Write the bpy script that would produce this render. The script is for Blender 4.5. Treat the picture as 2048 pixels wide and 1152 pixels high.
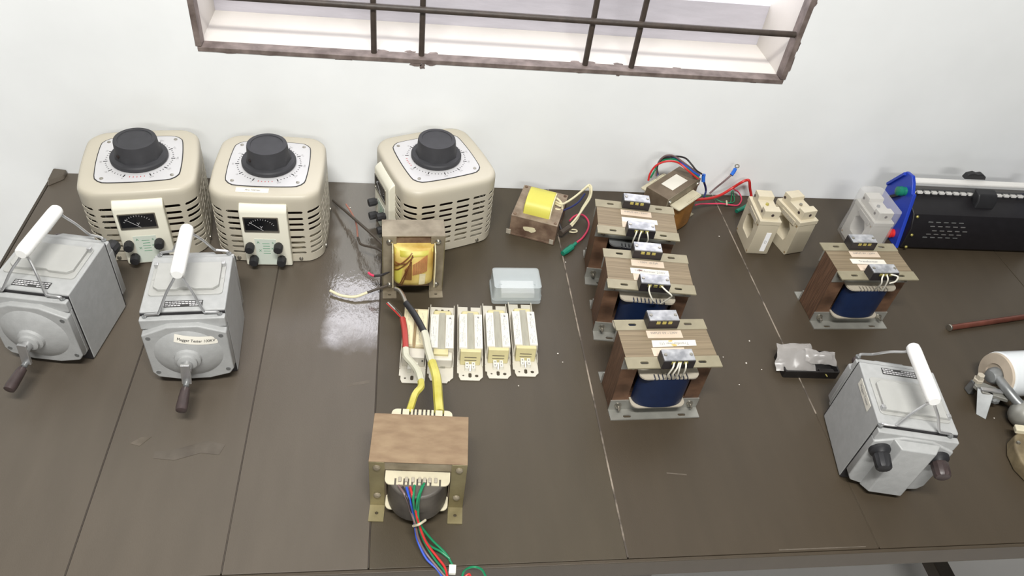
import bpy, bmesh, math, random
from mathutils import Vector, Matrix
from mathutils.geometry import delaunay_2d_cdt

for o in list(bpy.data.objects):
    bpy.data.objects.remove(o, do_unlink=True)
scene = bpy.context.scene
COL = scene.collection
R = math.radians
TZ = 0.78            # height of the table top above the floor
random.seed(7)

# ------------------------------------------------------------------ camera, world, lights, exposure
cam_d = bpy.data.cameras.new('camera')
cam = bpy.data.objects.new('camera', cam_d)
COL.objects.link(cam)
scene.camera = cam
cam_d.sensor_width = 36.0
cam_d.lens = 1500.0 / 2048.0 * 36.0
cam_d.clip_start = 0.02
_p, _y, _r = R(43.2315), R(11.5029), R(8.7166)
_f = Vector((math.sin(_y) * math.cos(_p), math.cos(_y) * math.cos(_p), -math.sin(_p)))
_rt = Vector((math.cos(_y), -math.sin(_y), 0))
_up = _rt.cross(_f)
_rt2 = math.cos(_r) * _rt + math.sin(_r) * _up
_up2 = -math.sin(_r) * _rt + math.cos(_r) * _up
_m = Matrix((_rt2, _up2, -_f)).transposed().to_4x4()
_m.translation = Vector((0, 0, TZ + 1.0))
cam.matrix_world = _m

world = bpy.data.worlds.new('world')
scene.world = world
world.use_nodes = True
bg = world.node_tree.nodes['Background']
bg.inputs['Color'].default_value = (0.98, 0.99, 1.0, 1)
bg.inputs['Strength'].default_value = 0.055

def area(name, loc, target, sx, sy, power, color=(1, 1, 1)):
    d = bpy.data.lights.new(name, 'AREA')
    d.shape = 'RECTANGLE'; d.size = sx; d.size_y = sy
    d.energy = power; d.color = color
    o = bpy.data.objects.new(name, d)
    COL.objects.link(o)
    o.location = loc
    o.rotation_euler = (Vector(target) - Vector(loc)).to_track_quat('-Z', 'Y').to_euler()
    return o
area('ceiling_tube_light', (-0.05, -0.26, TZ + 2.4), (0.1, 0.75, TZ), 1.2, 0.2, 84, (1.0, 0.985, 0.95))
area('ceiling_tube_light', (0.3, -2.6, TZ + 2.3), (0.4, 0.0, TZ), 1.2, 0.2, 40, (1.0, 0.985, 0.95))
area('opposite_window', (0.3, -3.6, TZ + 0.45), (0.5, 1.2, TZ + 0.1), 1.4, 0.9, 10, (0.93, 0.97, 1.0))

vs = scene.view_settings
vs.view_transform = 'Standard'
vs.look = 'None'
vs.exposure = 0.0
vs.gamma = 1.0
vs.use_curve_mapping = False

# ------------------------------------------------------------------ materials
def lin(c):
    out = []
    for v in c:
        v = v / 255.0
        out.append(v / 12.92 if v <= 0.04045 else ((v + 0.055) / 1.055) ** 2.4)
    return out
MATS = {}
def mat(name, col, rough=0.5, metal=0.0, var=0.0, vscale=30.0, col2=None, stretch=(1, 1, 1), bump=0.0, bscale=200.0,
        spec=0.5, trans=0.0, alpha=1.0, ramp=(0.35, 0.7), coat=0.0, detail=4.0):
    m = bpy.data.materials.new(name)
    m.use_nodes = True
    nt = m.node_tree
    b = nt.nodes['Principled BSDF']
    c1 = lin(col)
    b.inputs['Base Color'].default_value = (*c1, 1)
    b.inputs['Roughness'].default_value = rough
    b.inputs['Metallic'].default_value = metal
    b.inputs['Specular IOR Level'].default_value = spec
    b.inputs['Transmission Weight'].default_value = trans
    b.inputs['Alpha'].default_value = alpha
    b.inputs['Coat Weight'].default_value = coat
    if var > 0 or col2 is not None or bump > 0:
        tc = nt.nodes.new('ShaderNodeTexCoord')
        mp = nt.nodes.new('ShaderNodeMapping')
        mp.inputs['Scale'].default_value = stretch
        nt.links.new(tc.outputs['Object'], mp.inputs['Vector'])
    if var > 0 or col2 is not None:
        n = nt.nodes.new('ShaderNodeTexNoise')
        n.inputs['Scale'].default_value = vscale
        n.inputs['Detail'].default_value = detail
        nt.links.new(mp.outputs['Vector'], n.inputs['Vector'])
        rp = nt.nodes.new('ShaderNodeValToRGB')
        rp.color_ramp.elements[0].position = ramp[0]
        rp.color_ramp.elements[1].position = ramp[1]
        ca = [v * (1 - var) for v in c1]
        cb = lin(col2) if col2 is not None else [min(1, v * (1 + var)) for v in c1]
        rp.color_ramp.elements[0].color = (*ca, 1)
        rp.color_ramp.elements[1].color = (*cb, 1)
        nt.links.new(n.outputs['Fac'], rp.inputs['Fac'])
        nt.links.new(rp.outputs['Color'], b.inputs['Base Color'])
    if bump > 0:
        n2 = nt.nodes.new('ShaderNodeTexNoise')
        n2.inputs['Scale'].default_value = bscale
        n2.inputs['Detail'].default_value = 3
        nt.links.new(mp.outputs['Vector'], n2.inputs['Vector'])
        bp = nt.nodes.new('ShaderNodeBump')
        bp.inputs['Strength'].default_value = bump
        bp.inputs['Distance'].default_value = 0.002
        nt.links.new(n2.outputs['Fac'], bp.inputs['Height'])
        nt.links.new(bp.outputs['Normal'], b.inputs['Normal'])
    MATS[name] = m
    return m

mat('wall_paint', (241, 243, 243), 0.75, var=0.03, vscale=5, bump=0.12, bscale=40, spec=0.3)
mat('reveal_paint', (206, 201, 194), 0.7, var=0.03, vscale=8, bump=0.15, bscale=60, spec=0.3)
mat('floor_paint', (242, 239, 235), 0.6, var=0.05, vscale=3)
mat('pane_frost', (184, 181, 188), 0.55, var=0.05, vscale=14, stretch=(1, 1, 6), bump=0.2, bscale=50)
mat('frame_brown', (98, 85, 79), 0.6, col2=(134, 121, 115), var=0.12, vscale=35, bump=0.3, bscale=120)
mat('bar_brown', (66, 57, 50), 0.5, var=0.2, vscale=60, bump=0.2, bscale=150)
mat('wood', (69, 60, 48), 0.42, var=0.05, vscale=5, stretch=(6, 1.2, 1), bump=0.14, bscale=260, spec=0.4)
mat('wood_mid', (71, 63, 50), 0.42, var=0.05, vscale=5, stretch=(6, 1.2, 1), bump=0.14, bscale=260, spec=0.4)
mat('wood_scuff', (104, 95, 84), 0.6, col2=(84, 76, 65), var=0.05, vscale=60)
mat('wood_tape', (80, 72, 63), 0.3, col2=(92, 84, 74), var=0.05, vscale=40)
mat('wood_grey', (87, 79, 69), 0.40, var=0.05, vscale=5, stretch=(6, 1.2, 1), bump=0.14, bscale=260, spec=0.45)
mat('wood_dark', (62, 54, 45), 0.5, var=0.12, vscale=12, bump=0.2, bscale=200)
mat('seam_fill', (150, 138, 124), 0.8, col2=(74, 66, 58), var=0.05, vscale=26, stretch=(0.2, 1, 1), ramp=(0.42, 0.6))
mat('seam_dark', (58, 51, 44), 0.8)
mat('cream_plastic', (191, 184, 167), 0.42, var=0.02, vscale=6, spec=0.45)
mat('ivory_plastic', (226, 223, 206), 0.4, spec=0.45)
mat('dial_white', (200, 199, 200), 0.4, var=0.02, vscale=20)
mat('ink', (38, 36, 38), 0.6)
mat('ink_grey', (130, 128, 130), 0.6)
mat('ink_red', (190, 80, 80), 0.6)
mat('ink_green', (58, 138, 100), 0.6)
mat('print_green', (208, 216, 204), 0.45)
mat('black_plastic', (40, 40, 42), 0.5, var=0.12, vscale=40, spec=0.4)
mat('knob_black', (58, 58, 61), 0.6, var=0.08, vscale=60, spec=0.35)
mat('copper_coil', (44, 21, 17), 0.5, 0.1, var=0.4, vscale=60, stretch=(3, 3, 0.4))
mat('dark_inside', (36, 24, 22), 0.8)
mat('screw_metal', (170, 166, 156), 0.32, 0.9)
mat('chrome', (196, 196, 196), 0.28, 0.75)
mat('glass_black', (22, 23, 26), 0.12, spec=0.6)
mat('megger_grey', (170, 171, 170), 0.40, var=0.05, vscale=90, bump=0.12, bscale=420, spec=0.45)
mat('megger_grey_plate', (172, 172, 168), 0.42, var=0.03, vscale=60, spec=0.45)
mat('white_plastic', (245, 245, 242), 0.4)
mat('name_plate', (52, 51, 50), 0.4)
mat('paper', (224, 220, 208), 0.8)
mat('paper_pink', (212, 194, 174), 0.8, var=0.04, vscale=60)
mat('paper_yellowed', (222, 212, 176), 0.8, var=0.08, vscale=60)
mat('crank_dark', (66, 55, 54), 0.4, var=0.2, vscale=90)
mat('lamination', (122, 107, 84), 0.5, 0.2, col2=(148, 132, 106), var=0.06, vscale=2.0, stretch=(3, 260, 3))
mat('lamination_side', (92, 68, 52), 0.55, 0.25, col2=(128, 96, 74), var=0.25, vscale=2.0, stretch=(10, 420, 14))
mat('zinc', (152, 144, 120), 0.42, 0.3, var=0.08, vscale=40)
mat('zinc_bright', (150, 149, 142), 0.38, 0.4, var=0.08, vscale=40)
mat('coil_blue', (20, 36, 68), 0.38, var=0.10, vscale=70, spec=0.5)
mat('coil_black', (36, 36, 40), 0.35, var=0.1, vscale=70)
mat('bobbin_grey', (176, 168, 152), 0.5, var=0.08, vscale=50)
mat('block_black', (40, 36, 38), 0.45, var=0.1, vscale=60)
mat('block_cover', (146, 148, 153), 0.25, 0.3, col2=(192, 193, 196), var=0.08, vscale=70, spec=0.6)
mat('brass', (196, 186, 110), 0.35, 0.7)
mat('white_wire', (226, 222, 208), 0.5)
mat('rust_top', (134, 110, 84), 0.55, 0.15, col2=(148, 126, 98), var=0.07, vscale=34, stretch=(1, 2.5, 1))
mat('bracket_green', (158, 148, 112), 0.42, 0.4, col2=(116, 106, 76), var=0.15, vscale=22)
mat('bracket_old', (132, 121, 102), 0.5, 0.3, col2=(156, 146, 126), var=0.15, vscale=30)
mat('coil_dark', (74, 69, 64), 0.5, var=0.3, vscale=22, col2=(98, 92, 84))
mat('bobbin_cream', (206, 198, 172), 0.5, var=0.08, vscale=40)
mat('yellow_tape', (190, 178, 62), 0.35, var=0.08, vscale=30, col2=(206, 198, 104))
mat('yellow_coil', (212, 205, 92), 0.45, var=0.03, vscale=20)
mat('amber_film', (206, 166, 78), 0.28, col2=(232, 212, 128), var=0.2, vscale=26, stretch=(1, 1, 0.6), spec=0.6)
mat('copper_wire', (206, 136, 100), 0.35, 0.35, var=0.15, vscale=40)
mat('copper_dark', (132, 82, 52), 0.4, 0.3, var=0.2, vscale=60)
mat('clear_sleeve', (198, 196, 176), 0.3, spec=0.6)
mat('heat_red', (170, 58, 50), 0.45)
mat('heat_black', (34, 34, 36), 0.4)
mat('wire_green', (22, 128, 84), 0.4)
mat('wire_red', (196, 44, 42), 0.4)
mat('wire_pink', (214, 62, 96), 0.4)
mat('wire_blue', (44, 82, 190), 0.4)
mat('wire_navy', (38, 46, 96), 0.4)
mat('wire_brown', (112, 92, 92), 0.45)
mat('wire_black', (40, 36, 38), 0.45)
mat('wire_dark', (74, 66, 58), 0.45)
mat('wire_cream', (222, 214, 180), 0.45)
mat('wire_copper', (176, 122, 108), 0.4, 0.3)
mat('lug_blue', (38, 104, 206), 0.35)
mat('lug_green', (26, 120, 96), 0.35)
mat('rusty', (104, 78, 62), 0.7, 0.1, col2=(140, 118, 98), var=0.25, vscale=34, bump=0.3, bscale=160)
mat('rusty_top', (138, 120, 102), 0.65, 0.1, col2=(160, 144, 126), var=0.15, vscale=50, bump=0.2, bscale=160)
mat('core_brown', (112, 97, 80), 0.5, 0.25, col2=(126, 112, 94), var=0.1, vscale=40)
mat('amber_coil', (122, 84, 40), 0.4, col2=(150, 104, 52), var=0.2, vscale=30)
mat('ct_cream', (206, 196, 172), 0.5, var=0.03, vscale=30)
mat('ct_grey', (200, 197, 190), 0.45, var=0.03, vscale=30)
mat('ballast_white', (206, 201, 187), 0.45, var=0.03, vscale=40)
mat('ballast_label', (216, 213, 201), 0.5)
mat('ballast_cream', (204, 194, 146), 0.5, var=0.05, vscale=40)
mat('ballast_old', (196, 184, 152), 0.5, var=0.1, vscale=30)
mat('groove_grey', (158, 155, 140), 0.5, var=0.1, vscale=30, stretch=(6, 1, 1))
mat('groove_brown', (150, 128, 92), 0.55, var=0.2, vscale=30)
mat('clear_block', (226, 224, 212), 0.2, spec=0.6)
mat('box_plastic', (206, 220, 226), 0.35, trans=0.45, spec=0.5)
mat('card_white', (250, 250, 250), 0.7)
mat('rheo_blue', (38, 66, 178), 0.4, var=0.06, vscale=40)
mat('rheo_black', (24, 22, 25), 0.45, var=0.15, vscale=60)
mat('aluminium', (190, 190, 190), 0.35, 0.8)
mat('rheo_white', (226, 224, 220), 0.4)
mat('red_button', (214, 44, 40), 0.4)
mat('tray_black', (30, 27, 26), 0.45, var=0.2, vscale=50)
mat('rod_copper', (118, 70, 58), 0.35, 0.4, var=0.2, vscale=40)
mat('insulator_white', (226, 230, 232), 0.22, coat=0.3)
mat('insulator_beige', (188, 174, 156), 0.6, var=0.1, vscale=30)
mat('steel_grey', (134, 136, 136), 0.4, 0.5, var=0.15, vscale=40)
mat('old_casting', (120, 106, 80), 0.55, col2=(150, 136, 106), var=0.25, vscale=30, bump=0.25, bscale=90)
mat('porcelain', (214, 206, 184), 0.35)
mat('debris', (220, 214, 204), 0.8)

def glossy_wood():
    # the lacquered board: the same stain with a shiny, rippled varnish worn off towards the front
    m = MATS['wood_grey'].copy(); m.name = 'wood_varnished'
    nt = m.node_tree; b = nt.nodes['Principled BSDF']
    tc = nt.nodes.new('ShaderNodeTexCoord'); sp = nt.nodes.new('ShaderNodeSeparateXYZ')
    nt.links.new(tc.outputs['Object'], sp.inputs[0])
    ns = nt.nodes.new('ShaderNodeTexNoise'); ns.inputs['Scale'].default_value = 22; ns.inputs['Detail'].default_value = 4
    nt.links.new(tc.outputs['Object'], ns.inputs['Vector'])
    ad = nt.nodes.new('ShaderNodeMath'); ad.operation = 'MULTIPLY_ADD'
    nt.links.new(ns.outputs['Fac'], ad.inputs[0]); ad.inputs[1].default_value = 0.10
    nt.links.new(sp.outputs['Y'], ad.inputs[2])
    mr = nt.nodes.new('ShaderNodeMapRange')
    mr.inputs['From Min'].default_value = 0.925; mr.inputs['From Max'].default_value = 0.985
    mr.inputs['To Min'].default_value = 0.42; mr.inputs['To Max'].default_value = 0.30
    nt.links.new(ad.outputs[0], mr.inputs['Value'])
    nt.links.new(mr.outputs[0], b.inputs['Roughness'])
    mc = nt.nodes.new('ShaderNodeMapRange')
    mc.inputs['From Min'].default_value = 0.925; mc.inputs['From Max'].default_value = 0.985
    mc.inputs['To Min'].default_value = 0.0; mc.inputs['To Max'].default_value = 1.0
    nt.links.new(ad.outputs[0], mc.inputs['Value'])
    ax = nt.nodes.new('ShaderNodeMath'); ax.operation = 'MULTIPLY_ADD'
    nt.links.new(ns.outputs['Fac'], ax.inputs[0]); ax.inputs[1].default_value = 0.06
    nt.links.new(sp.outputs['X'], ax.inputs[2])
    mx_ = nt.nodes.new('ShaderNodeMapRange')
    mx_.inputs['From Min'].default_value = -0.115; mx_.inputs['From Max'].default_value = -0.085
    nt.links.new(ax.outputs[0], mx_.inputs['Value'])
    mm = nt.nodes.new('ShaderNodeMath'); mm.operation = 'MULTIPLY'
    nt.links.new(mc.outputs[0], mm.inputs[0]); nt.links.new(mx_.outputs[0], mm.inputs[1])
    nt.links.new(mm.outputs[0], b.inputs['Coat Weight'])
    rip = nt.nodes.new('ShaderNodeTexNoise'); rip.inputs['Scale'].default_value = 130; rip.inputs['Detail'].default_value = 3
    mpp = nt.nodes.new('ShaderNodeMapping'); mpp.inputs['Scale'].default_value = (1.6, 0.7, 1)
    nt.links.new(tc.outputs['Object'], mpp.inputs[0]); nt.links.new(mpp.outputs[0], rip.inputs['Vector'])
    bp = nt.nodes.new('ShaderNodeBump'); bp.inputs['Strength'].default_value = 0.35; bp.inputs['Distance'].default_value = 0.0012
    nt.links.new(rip.outputs['Fac'], bp.inputs['Height']); nt.links.new(bp.outputs['Normal'], b.inputs['Coat Normal'])
    b.inputs['Coat Roughness'].default_value = 0.06
    b.inputs['Coat IOR'].default_value = 2.2
    MATS['wood_varnished'] = m
glossy_wood()

def film_mat(name, fac, col, rough=0.25):
    m = bpy.data.materials.new(name); m.use_nodes = True
    nt = m.node_tree; nt.nodes.remove(nt.nodes['Principled BSDF'])
    out = nt.nodes['Material Output']
    tr = nt.nodes.new('ShaderNodeBsdfTransparent')
    b = nt.nodes.new('ShaderNodeBsdfPrincipled')
    b.inputs['Base Color'].default_value = (*lin(col), 1); b.inputs['Roughness'].default_value = rough
    b.inputs['Specular IOR Level'].default_value = 0.7
    mx = nt.nodes.new('ShaderNodeMixShader'); mx.inputs[0].default_value = fac
    nt.links.new(tr.outputs[0], mx.inputs[1]); nt.links.new(b.outputs[0], mx.inputs[2])
    nt.links.new(mx.outputs[0], out.inputs['Surface'])
    MATS[name] = m
def daylight():
    m = bpy.data.materials.new('daylight_pane'); m.use_nodes = True
    b = m.node_tree.nodes['Principled BSDF']
    b.inputs['Base Color'].default_value = (0.8, 0.8, 0.85, 1); b.inputs['Roughness'].default_value = 0.4
    b.inputs['Emission Color'].default_value = (0.93, 0.92, 1.0, 1); b.inputs['Emission Strength'].default_value = 2.3
    MATS['daylight_pane'] = m
daylight()
film_mat('bag_film', 0.26, (226, 224, 222))
film_mat('bag_film_thick', 0.45, (188, 184, 180))
film_mat('box_shell', 0.36, (206, 214, 214), 0.3)

# ------------------------------------------------------------------ text meshes (made first, while the scene is small)
TEXTS = {}
def textmesh(s):
    if s not in TEXTS:
        cu = bpy.data.curves.new('lettering', 'FONT')
        cu.body = s; cu.size = 1.0; cu.align_x = 'CENTER'; cu.align_y = 'CENTER'
        cu.resolution_u = 2
        o = bpy.data.objects.new('lettering', cu)
        COL.objects.link(o)
        dg = bpy.context.evaluated_depsgraph_get()
        me = bpy.data.meshes.new_from_object(o.evaluated_get(dg))
        TEXTS[s] = ([tuple(v.co) for v in me.vertices], [tuple(p.vertices) for p in me.polygons])
        bpy.data.objects.remove(o, do_unlink=True)
        bpy.data.meshes.remove(me)
    return TEXTS[s]

# ------------------------------------------------------------------ mesh helpers
def catmull(pts, res=6):
    P = [Vector(p) for p in pts]
    if len(P) < 3:
        return P
    out = []
    for i in range(len(P) - 1):
        p0 = P[i - 1] if i > 0 else P[0] * 2 - P[1]
        p1, p2 = P[i], P[i + 1]
        p3 = P[i + 2] if i + 2 < len(P) else P[-1] * 2 - P[-2]
        for k in range(res):
            t = k / res
            out.append(0.5 * ((2 * p1) + (-p0 + p2) * t + (2 * p0 - 5 * p1 + 4 * p2 - p3) * t * t + (-p0 + 3 * p1 - 3 * p2 + p3) * t ** 3))
    out.append(P[-1])
    return out

class MB:
    def __init__(self):
        self.v = []; self.f = []
    def add(self, vs_, fs):
        n = len(self.v)
        self.v += [tuple(p) for p in vs_]
        self.f += [tuple(i + n for i in q) for q in fs]
        return self
    def box(self, x0, x1, y0, y1, z0, z1):
        return self.add([(x0, y0, z0), (x1, y0, z0), (x1, y1, z0), (x0, y1, z0), (x0, y0, z1), (x1, y0, z1), (x1, y1, z1), (x0, y1, z1)],
                        [(0, 3, 2, 1), (4, 5, 6, 7), (0, 1, 5, 4), (1, 2, 6, 5), (2, 3, 7, 6), (3, 0, 4, 7)])
    def hexa(self, b, t):
        """b, t: four corner points bottom and top"""
        return self.add(list(b) + list(t), [(0, 3, 2, 1), (4, 5, 6, 7), (0, 1, 5, 4), (1, 2, 6, 5), (2, 3, 7, 6), (3, 0, 4, 7)])
    def bar(self, a, b, w, h, up=(0, 0, 1)):
        a, b = Vector(a), Vector(b); d = (b - a).normalized(); u = Vector(up)
        s = d.cross(u).normalized() * (w / 2); n = s.cross(d).normalized() * (h / 2)
        c = [a - s - n, a + s - n, a + s + n, a - s + n]
        e = [b - s - n, b + s - n, b + s + n, b - s + n]
        return self.add(c + e, [(0, 3, 2, 1), (4, 5, 6, 7), (0, 1, 5, 4), (1, 2, 6, 5), (2, 3, 7, 6), (3, 0, 4, 7)])
    def lathe(self, prof, p0, axis, n=24, mod=None):
        """prof: (radius, distance along axis)"""
        p0 = Vector(p0); a = Vector(axis).normalized()
        u = a.orthogonal().normalized(); w = a.cross(u)
        vs_, fs = [], []
        for j, (r, h) in enumerate(prof):
            for i in range(n):
                t = 2 * math.pi * i / n
                rr = r * (mod(t, j) if mod else 1)
                vs_.append(p0 + a * h + (u * math.cos(t) + w * math.sin(t)) * rr)
        for j in range(len(prof) - 1):
            for i in range(n):
                k = (i + 1) % n
                fs.append((j * n + i, j * n + k, (j + 1) * n + k, (j + 1) * n + i))
        fs.append(tuple(range(n - 1, -1, -1)))
        fs.append(tuple((len(prof) - 1) * n + i for i in range(n)))
        return self.add(vs_, fs)
    def cyl(self, p0, p1, r, r1=None, n=16):
        d = Vector(p1) - Vector(p0)
        return self.lathe([(r, 0), (r if r1 is None else r1, d.length)], p0, d, n)
    def ball(self, c, r, n=14, sz=1.0):
        prof = [(max(r * math.sin(math.pi * k / 8), 1e-5), -r * sz * math.cos(math.pi * k / 8)) for k in range(9)]
        return self.lathe(prof, c, (0, 0, 1), n)
    def tube(self, pts, r, n=8, res=6, smooth=True):
        P = catmull(pts, res) if smooth else [Vector(p) for p in pts]
        vs_, fs = [], []
        t0 = (P[1] - P[0]).normalized(); u = t0.orthogonal().normalized()
        for j, p in enumerate(P):
            t = (P[min(j + 1, len(P) - 1)] - P[max(j - 1, 0)]).normalized()
            u = (u - t * u.dot(t)).normalized(); w = t.cross(u)
            rr = r if not callable(r) else r(j / (len(P) - 1))
            for i in range(n):
                a = 2 * math.pi * i / n
                vs_.append(p + (u * math.cos(a) + w * math.sin(a)) * rr)
        m = len(P)
        for j in range(m - 1):
            for i in range(n):
                k = (i + 1) % n
                fs.append((j * n + i, j * n + k, (j + 1) * n + k, (j + 1) * n + i))
        fs.append(tuple(range(n - 1, -1, -1))); fs.append(tuple((m - 1) * n + i for i in range(n)))
        return self.add(vs_, fs)
    def prism(self, poly, axis, a0, a1):
        m = len(poly)
        def mk(p, a):
            return {'x': (a, p[0], p[1]), 'y': (p[0], a, p[1]), 'z': (p[0], p[1], a)}[axis]
        vs_ = [mk(p, a0) for p in poly] + [mk(p, a1) for p in poly]
        fs = [tuple(range(m - 1, -1, -1)), tuple(range(m, 2 * m))]
        fs += [(i, (i + 1) % m, m + (i + 1) % m, m + i) for i in range(m)]
        return self.add(vs_, fs)
    def plate(self, outer, holes, axis, a0, a1):
        """extruded outline with real holes"""
        pts, edges, loops = [], [], []
        for lp in [outer] + list(holes):
            b = len(pts); pts += [Vector(p) for p in lp]
            edges += [(b + i, b + (i + 1) % len(lp)) for i in range(len(lp))]
            loops.append([b + i for i in range(len(lp))])
        ov, oe, of, _, _, _ = delaunay_2d_cdt(pts, edges, [], 1, 1e-7)
        def inside(p, lp):
            c = False
            for i in range(len(lp)):
                x0, y0 = lp[i]; x1, y1 = lp[i - 1]
                if (y0 > p[1]) != (y1 > p[1]) and p[0] < (x1 - x0) * (p[1] - y0) / (y1 - y0) + x0:
                    c = not c
            return c
        def mk(p, a):
            return {'x': (a, p[0], p[1]), 'y': (p[0], a, p[1]), 'z': (p[0], p[1], a)}[axis]
        n = len(ov)
        vs_ = [mk(p, a0) for p in ov] + [mk(p, a1) for p in ov]
        fs = []
        cnt = {}
        for t in of:
            c = sum((ov[i] for i in t), Vector((0, 0))) / len(t)
            if not inside(c, outer) or any(inside(c, h) for h in holes):
                continue
            fs.append(tuple(reversed(t))); fs.append(tuple(i + n for i in t))
            for i in range(len(t)):
                e = (t[i], t[(i + 1) % len(t)])
                k = tuple(sorted(e)); cnt.setdefault(k, []).append(e)
        for k, es in cnt.items():
            if len(es) == 1:
                i, j = es[0]
                fs.append((i, j, j + n, i + n))
        return self.add(vs_, fs)
    def text(self, s, size, m, warp=None):
        V, F = textmesh(s)
        out = []
        for p in V:
            q = m @ Vector((p[0] * size, p[1] * size, 0))
            out.append(warp(q) if warp else q)
        return self.add(out, F)
    def xform(self, m):
        self.v = [tuple(m @ Vector(p)) for p in self.v]
        return self
    def build(self, name, material, parent=None, bevel=0.0, seg=2, smooth=35, kind=None, weld=False, label=None):
        me = bpy.data.meshes.new(name)
        me.from_pydata(self.v, [], self.f)
        bm = bmesh.new(); bm.from_mesh(me)
        if weld:
            bmesh.ops.remove_doubles(bm, verts=bm.verts, dist=1e-6)
        bmesh.ops.recalc_face_normals(bm, faces=bm.faces)
        bm.to_mesh(me); bm.free()
        if smooth:
            me.shade_smooth()
            me.set_sharp_from_angle(angle=R(smooth))
        me.materials.append(MATS[material])
        o = bpy.data.objects.new(name, me)
        COL.objects.link(o)
        if parent is not None:
            o.parent = parent
        if bevel > 0:
            b = o.modifiers.new('bevel', 'BEVEL')
            b.width = bevel; b.segments = seg; b.limit_method = 'ANGLE'; b.angle_limit = R(40)
            b.harden_normals = True
        if kind:
            o['kind'] = kind
        if label:
            o['label'] = label
        return o

def tag(o, label, cat, group=None):
    o['label'] = label; o['category'] = cat
    if group: o['group'] = group
    return o
def thing(name, label, cat, loc, rotz=0.0, group=None):
    o = bpy.data.objects.new(name, None)
    o.empty_display_size = 0.02
    COL.objects.link(o)
    o.location = (loc[0], loc[1], TZ + (loc[2] if len(loc) > 2 else 0))
    o.rotation_euler = (0, 0, R(rotz))
    return tag(o, label, cat, group)
def local(root, pts):
    """table coordinates -> the thing's own coordinates"""
    c, s = math.cos(root.rotation_euler.z), math.sin(root.rotation_euler.z)
    out = []
    for p in pts:
        dx, dy = p[0] - root.location.x, p[1] - root.location.y
        out.append((c * dx + s * dy, -s * dx + c * dy, p[2]))
    return out
def copy_tree(o, parent=None, skip=()):
    c = o.copy(); COL.objects.link(c); c.parent = parent
    for ch in list(o.children):
        if ch.name.split('.')[0] not in skip:
            copy_tree(ch, c, skip)
    return c
def rrect(x0, x1, y0, y1, r, n=4):
    out = []
    for cx, cy, a in ((x1 - r, y1 - r, 0), (x0 + r, y1 - r, 90), (x0 + r, y0 + r, 180), (x1 - r, y0 + r, 270)):
        for k in range(n + 1):
            t = R(a + 90 * k / n)
            out.append((cx + r * math.cos(t), cy + r * math.sin(t)))
    return out
def oval(cx, cy, w, h, n=6):
    """slot outline with round ends"""
    if w >= h:
        return rrect(cx - w / 2, cx + w / 2, cy - h / 2, cy + h / 2, h / 2 * 0.98, n)
    return rrect(cx - w / 2, cx + w / 2, cy - h / 2, cy + h / 2, w / 2 * 0.98, n)
def T(x, y, z, rz=0, rx=0, ry=0):
    return Matrix.Translation((x, y, z)) @ Matrix.Rotation(R(rz), 4, 'Z') @ Matrix.Rotation(R(ry), 4, 'Y') @ Matrix.Rotation(R(rx), 4, 'X')

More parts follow.
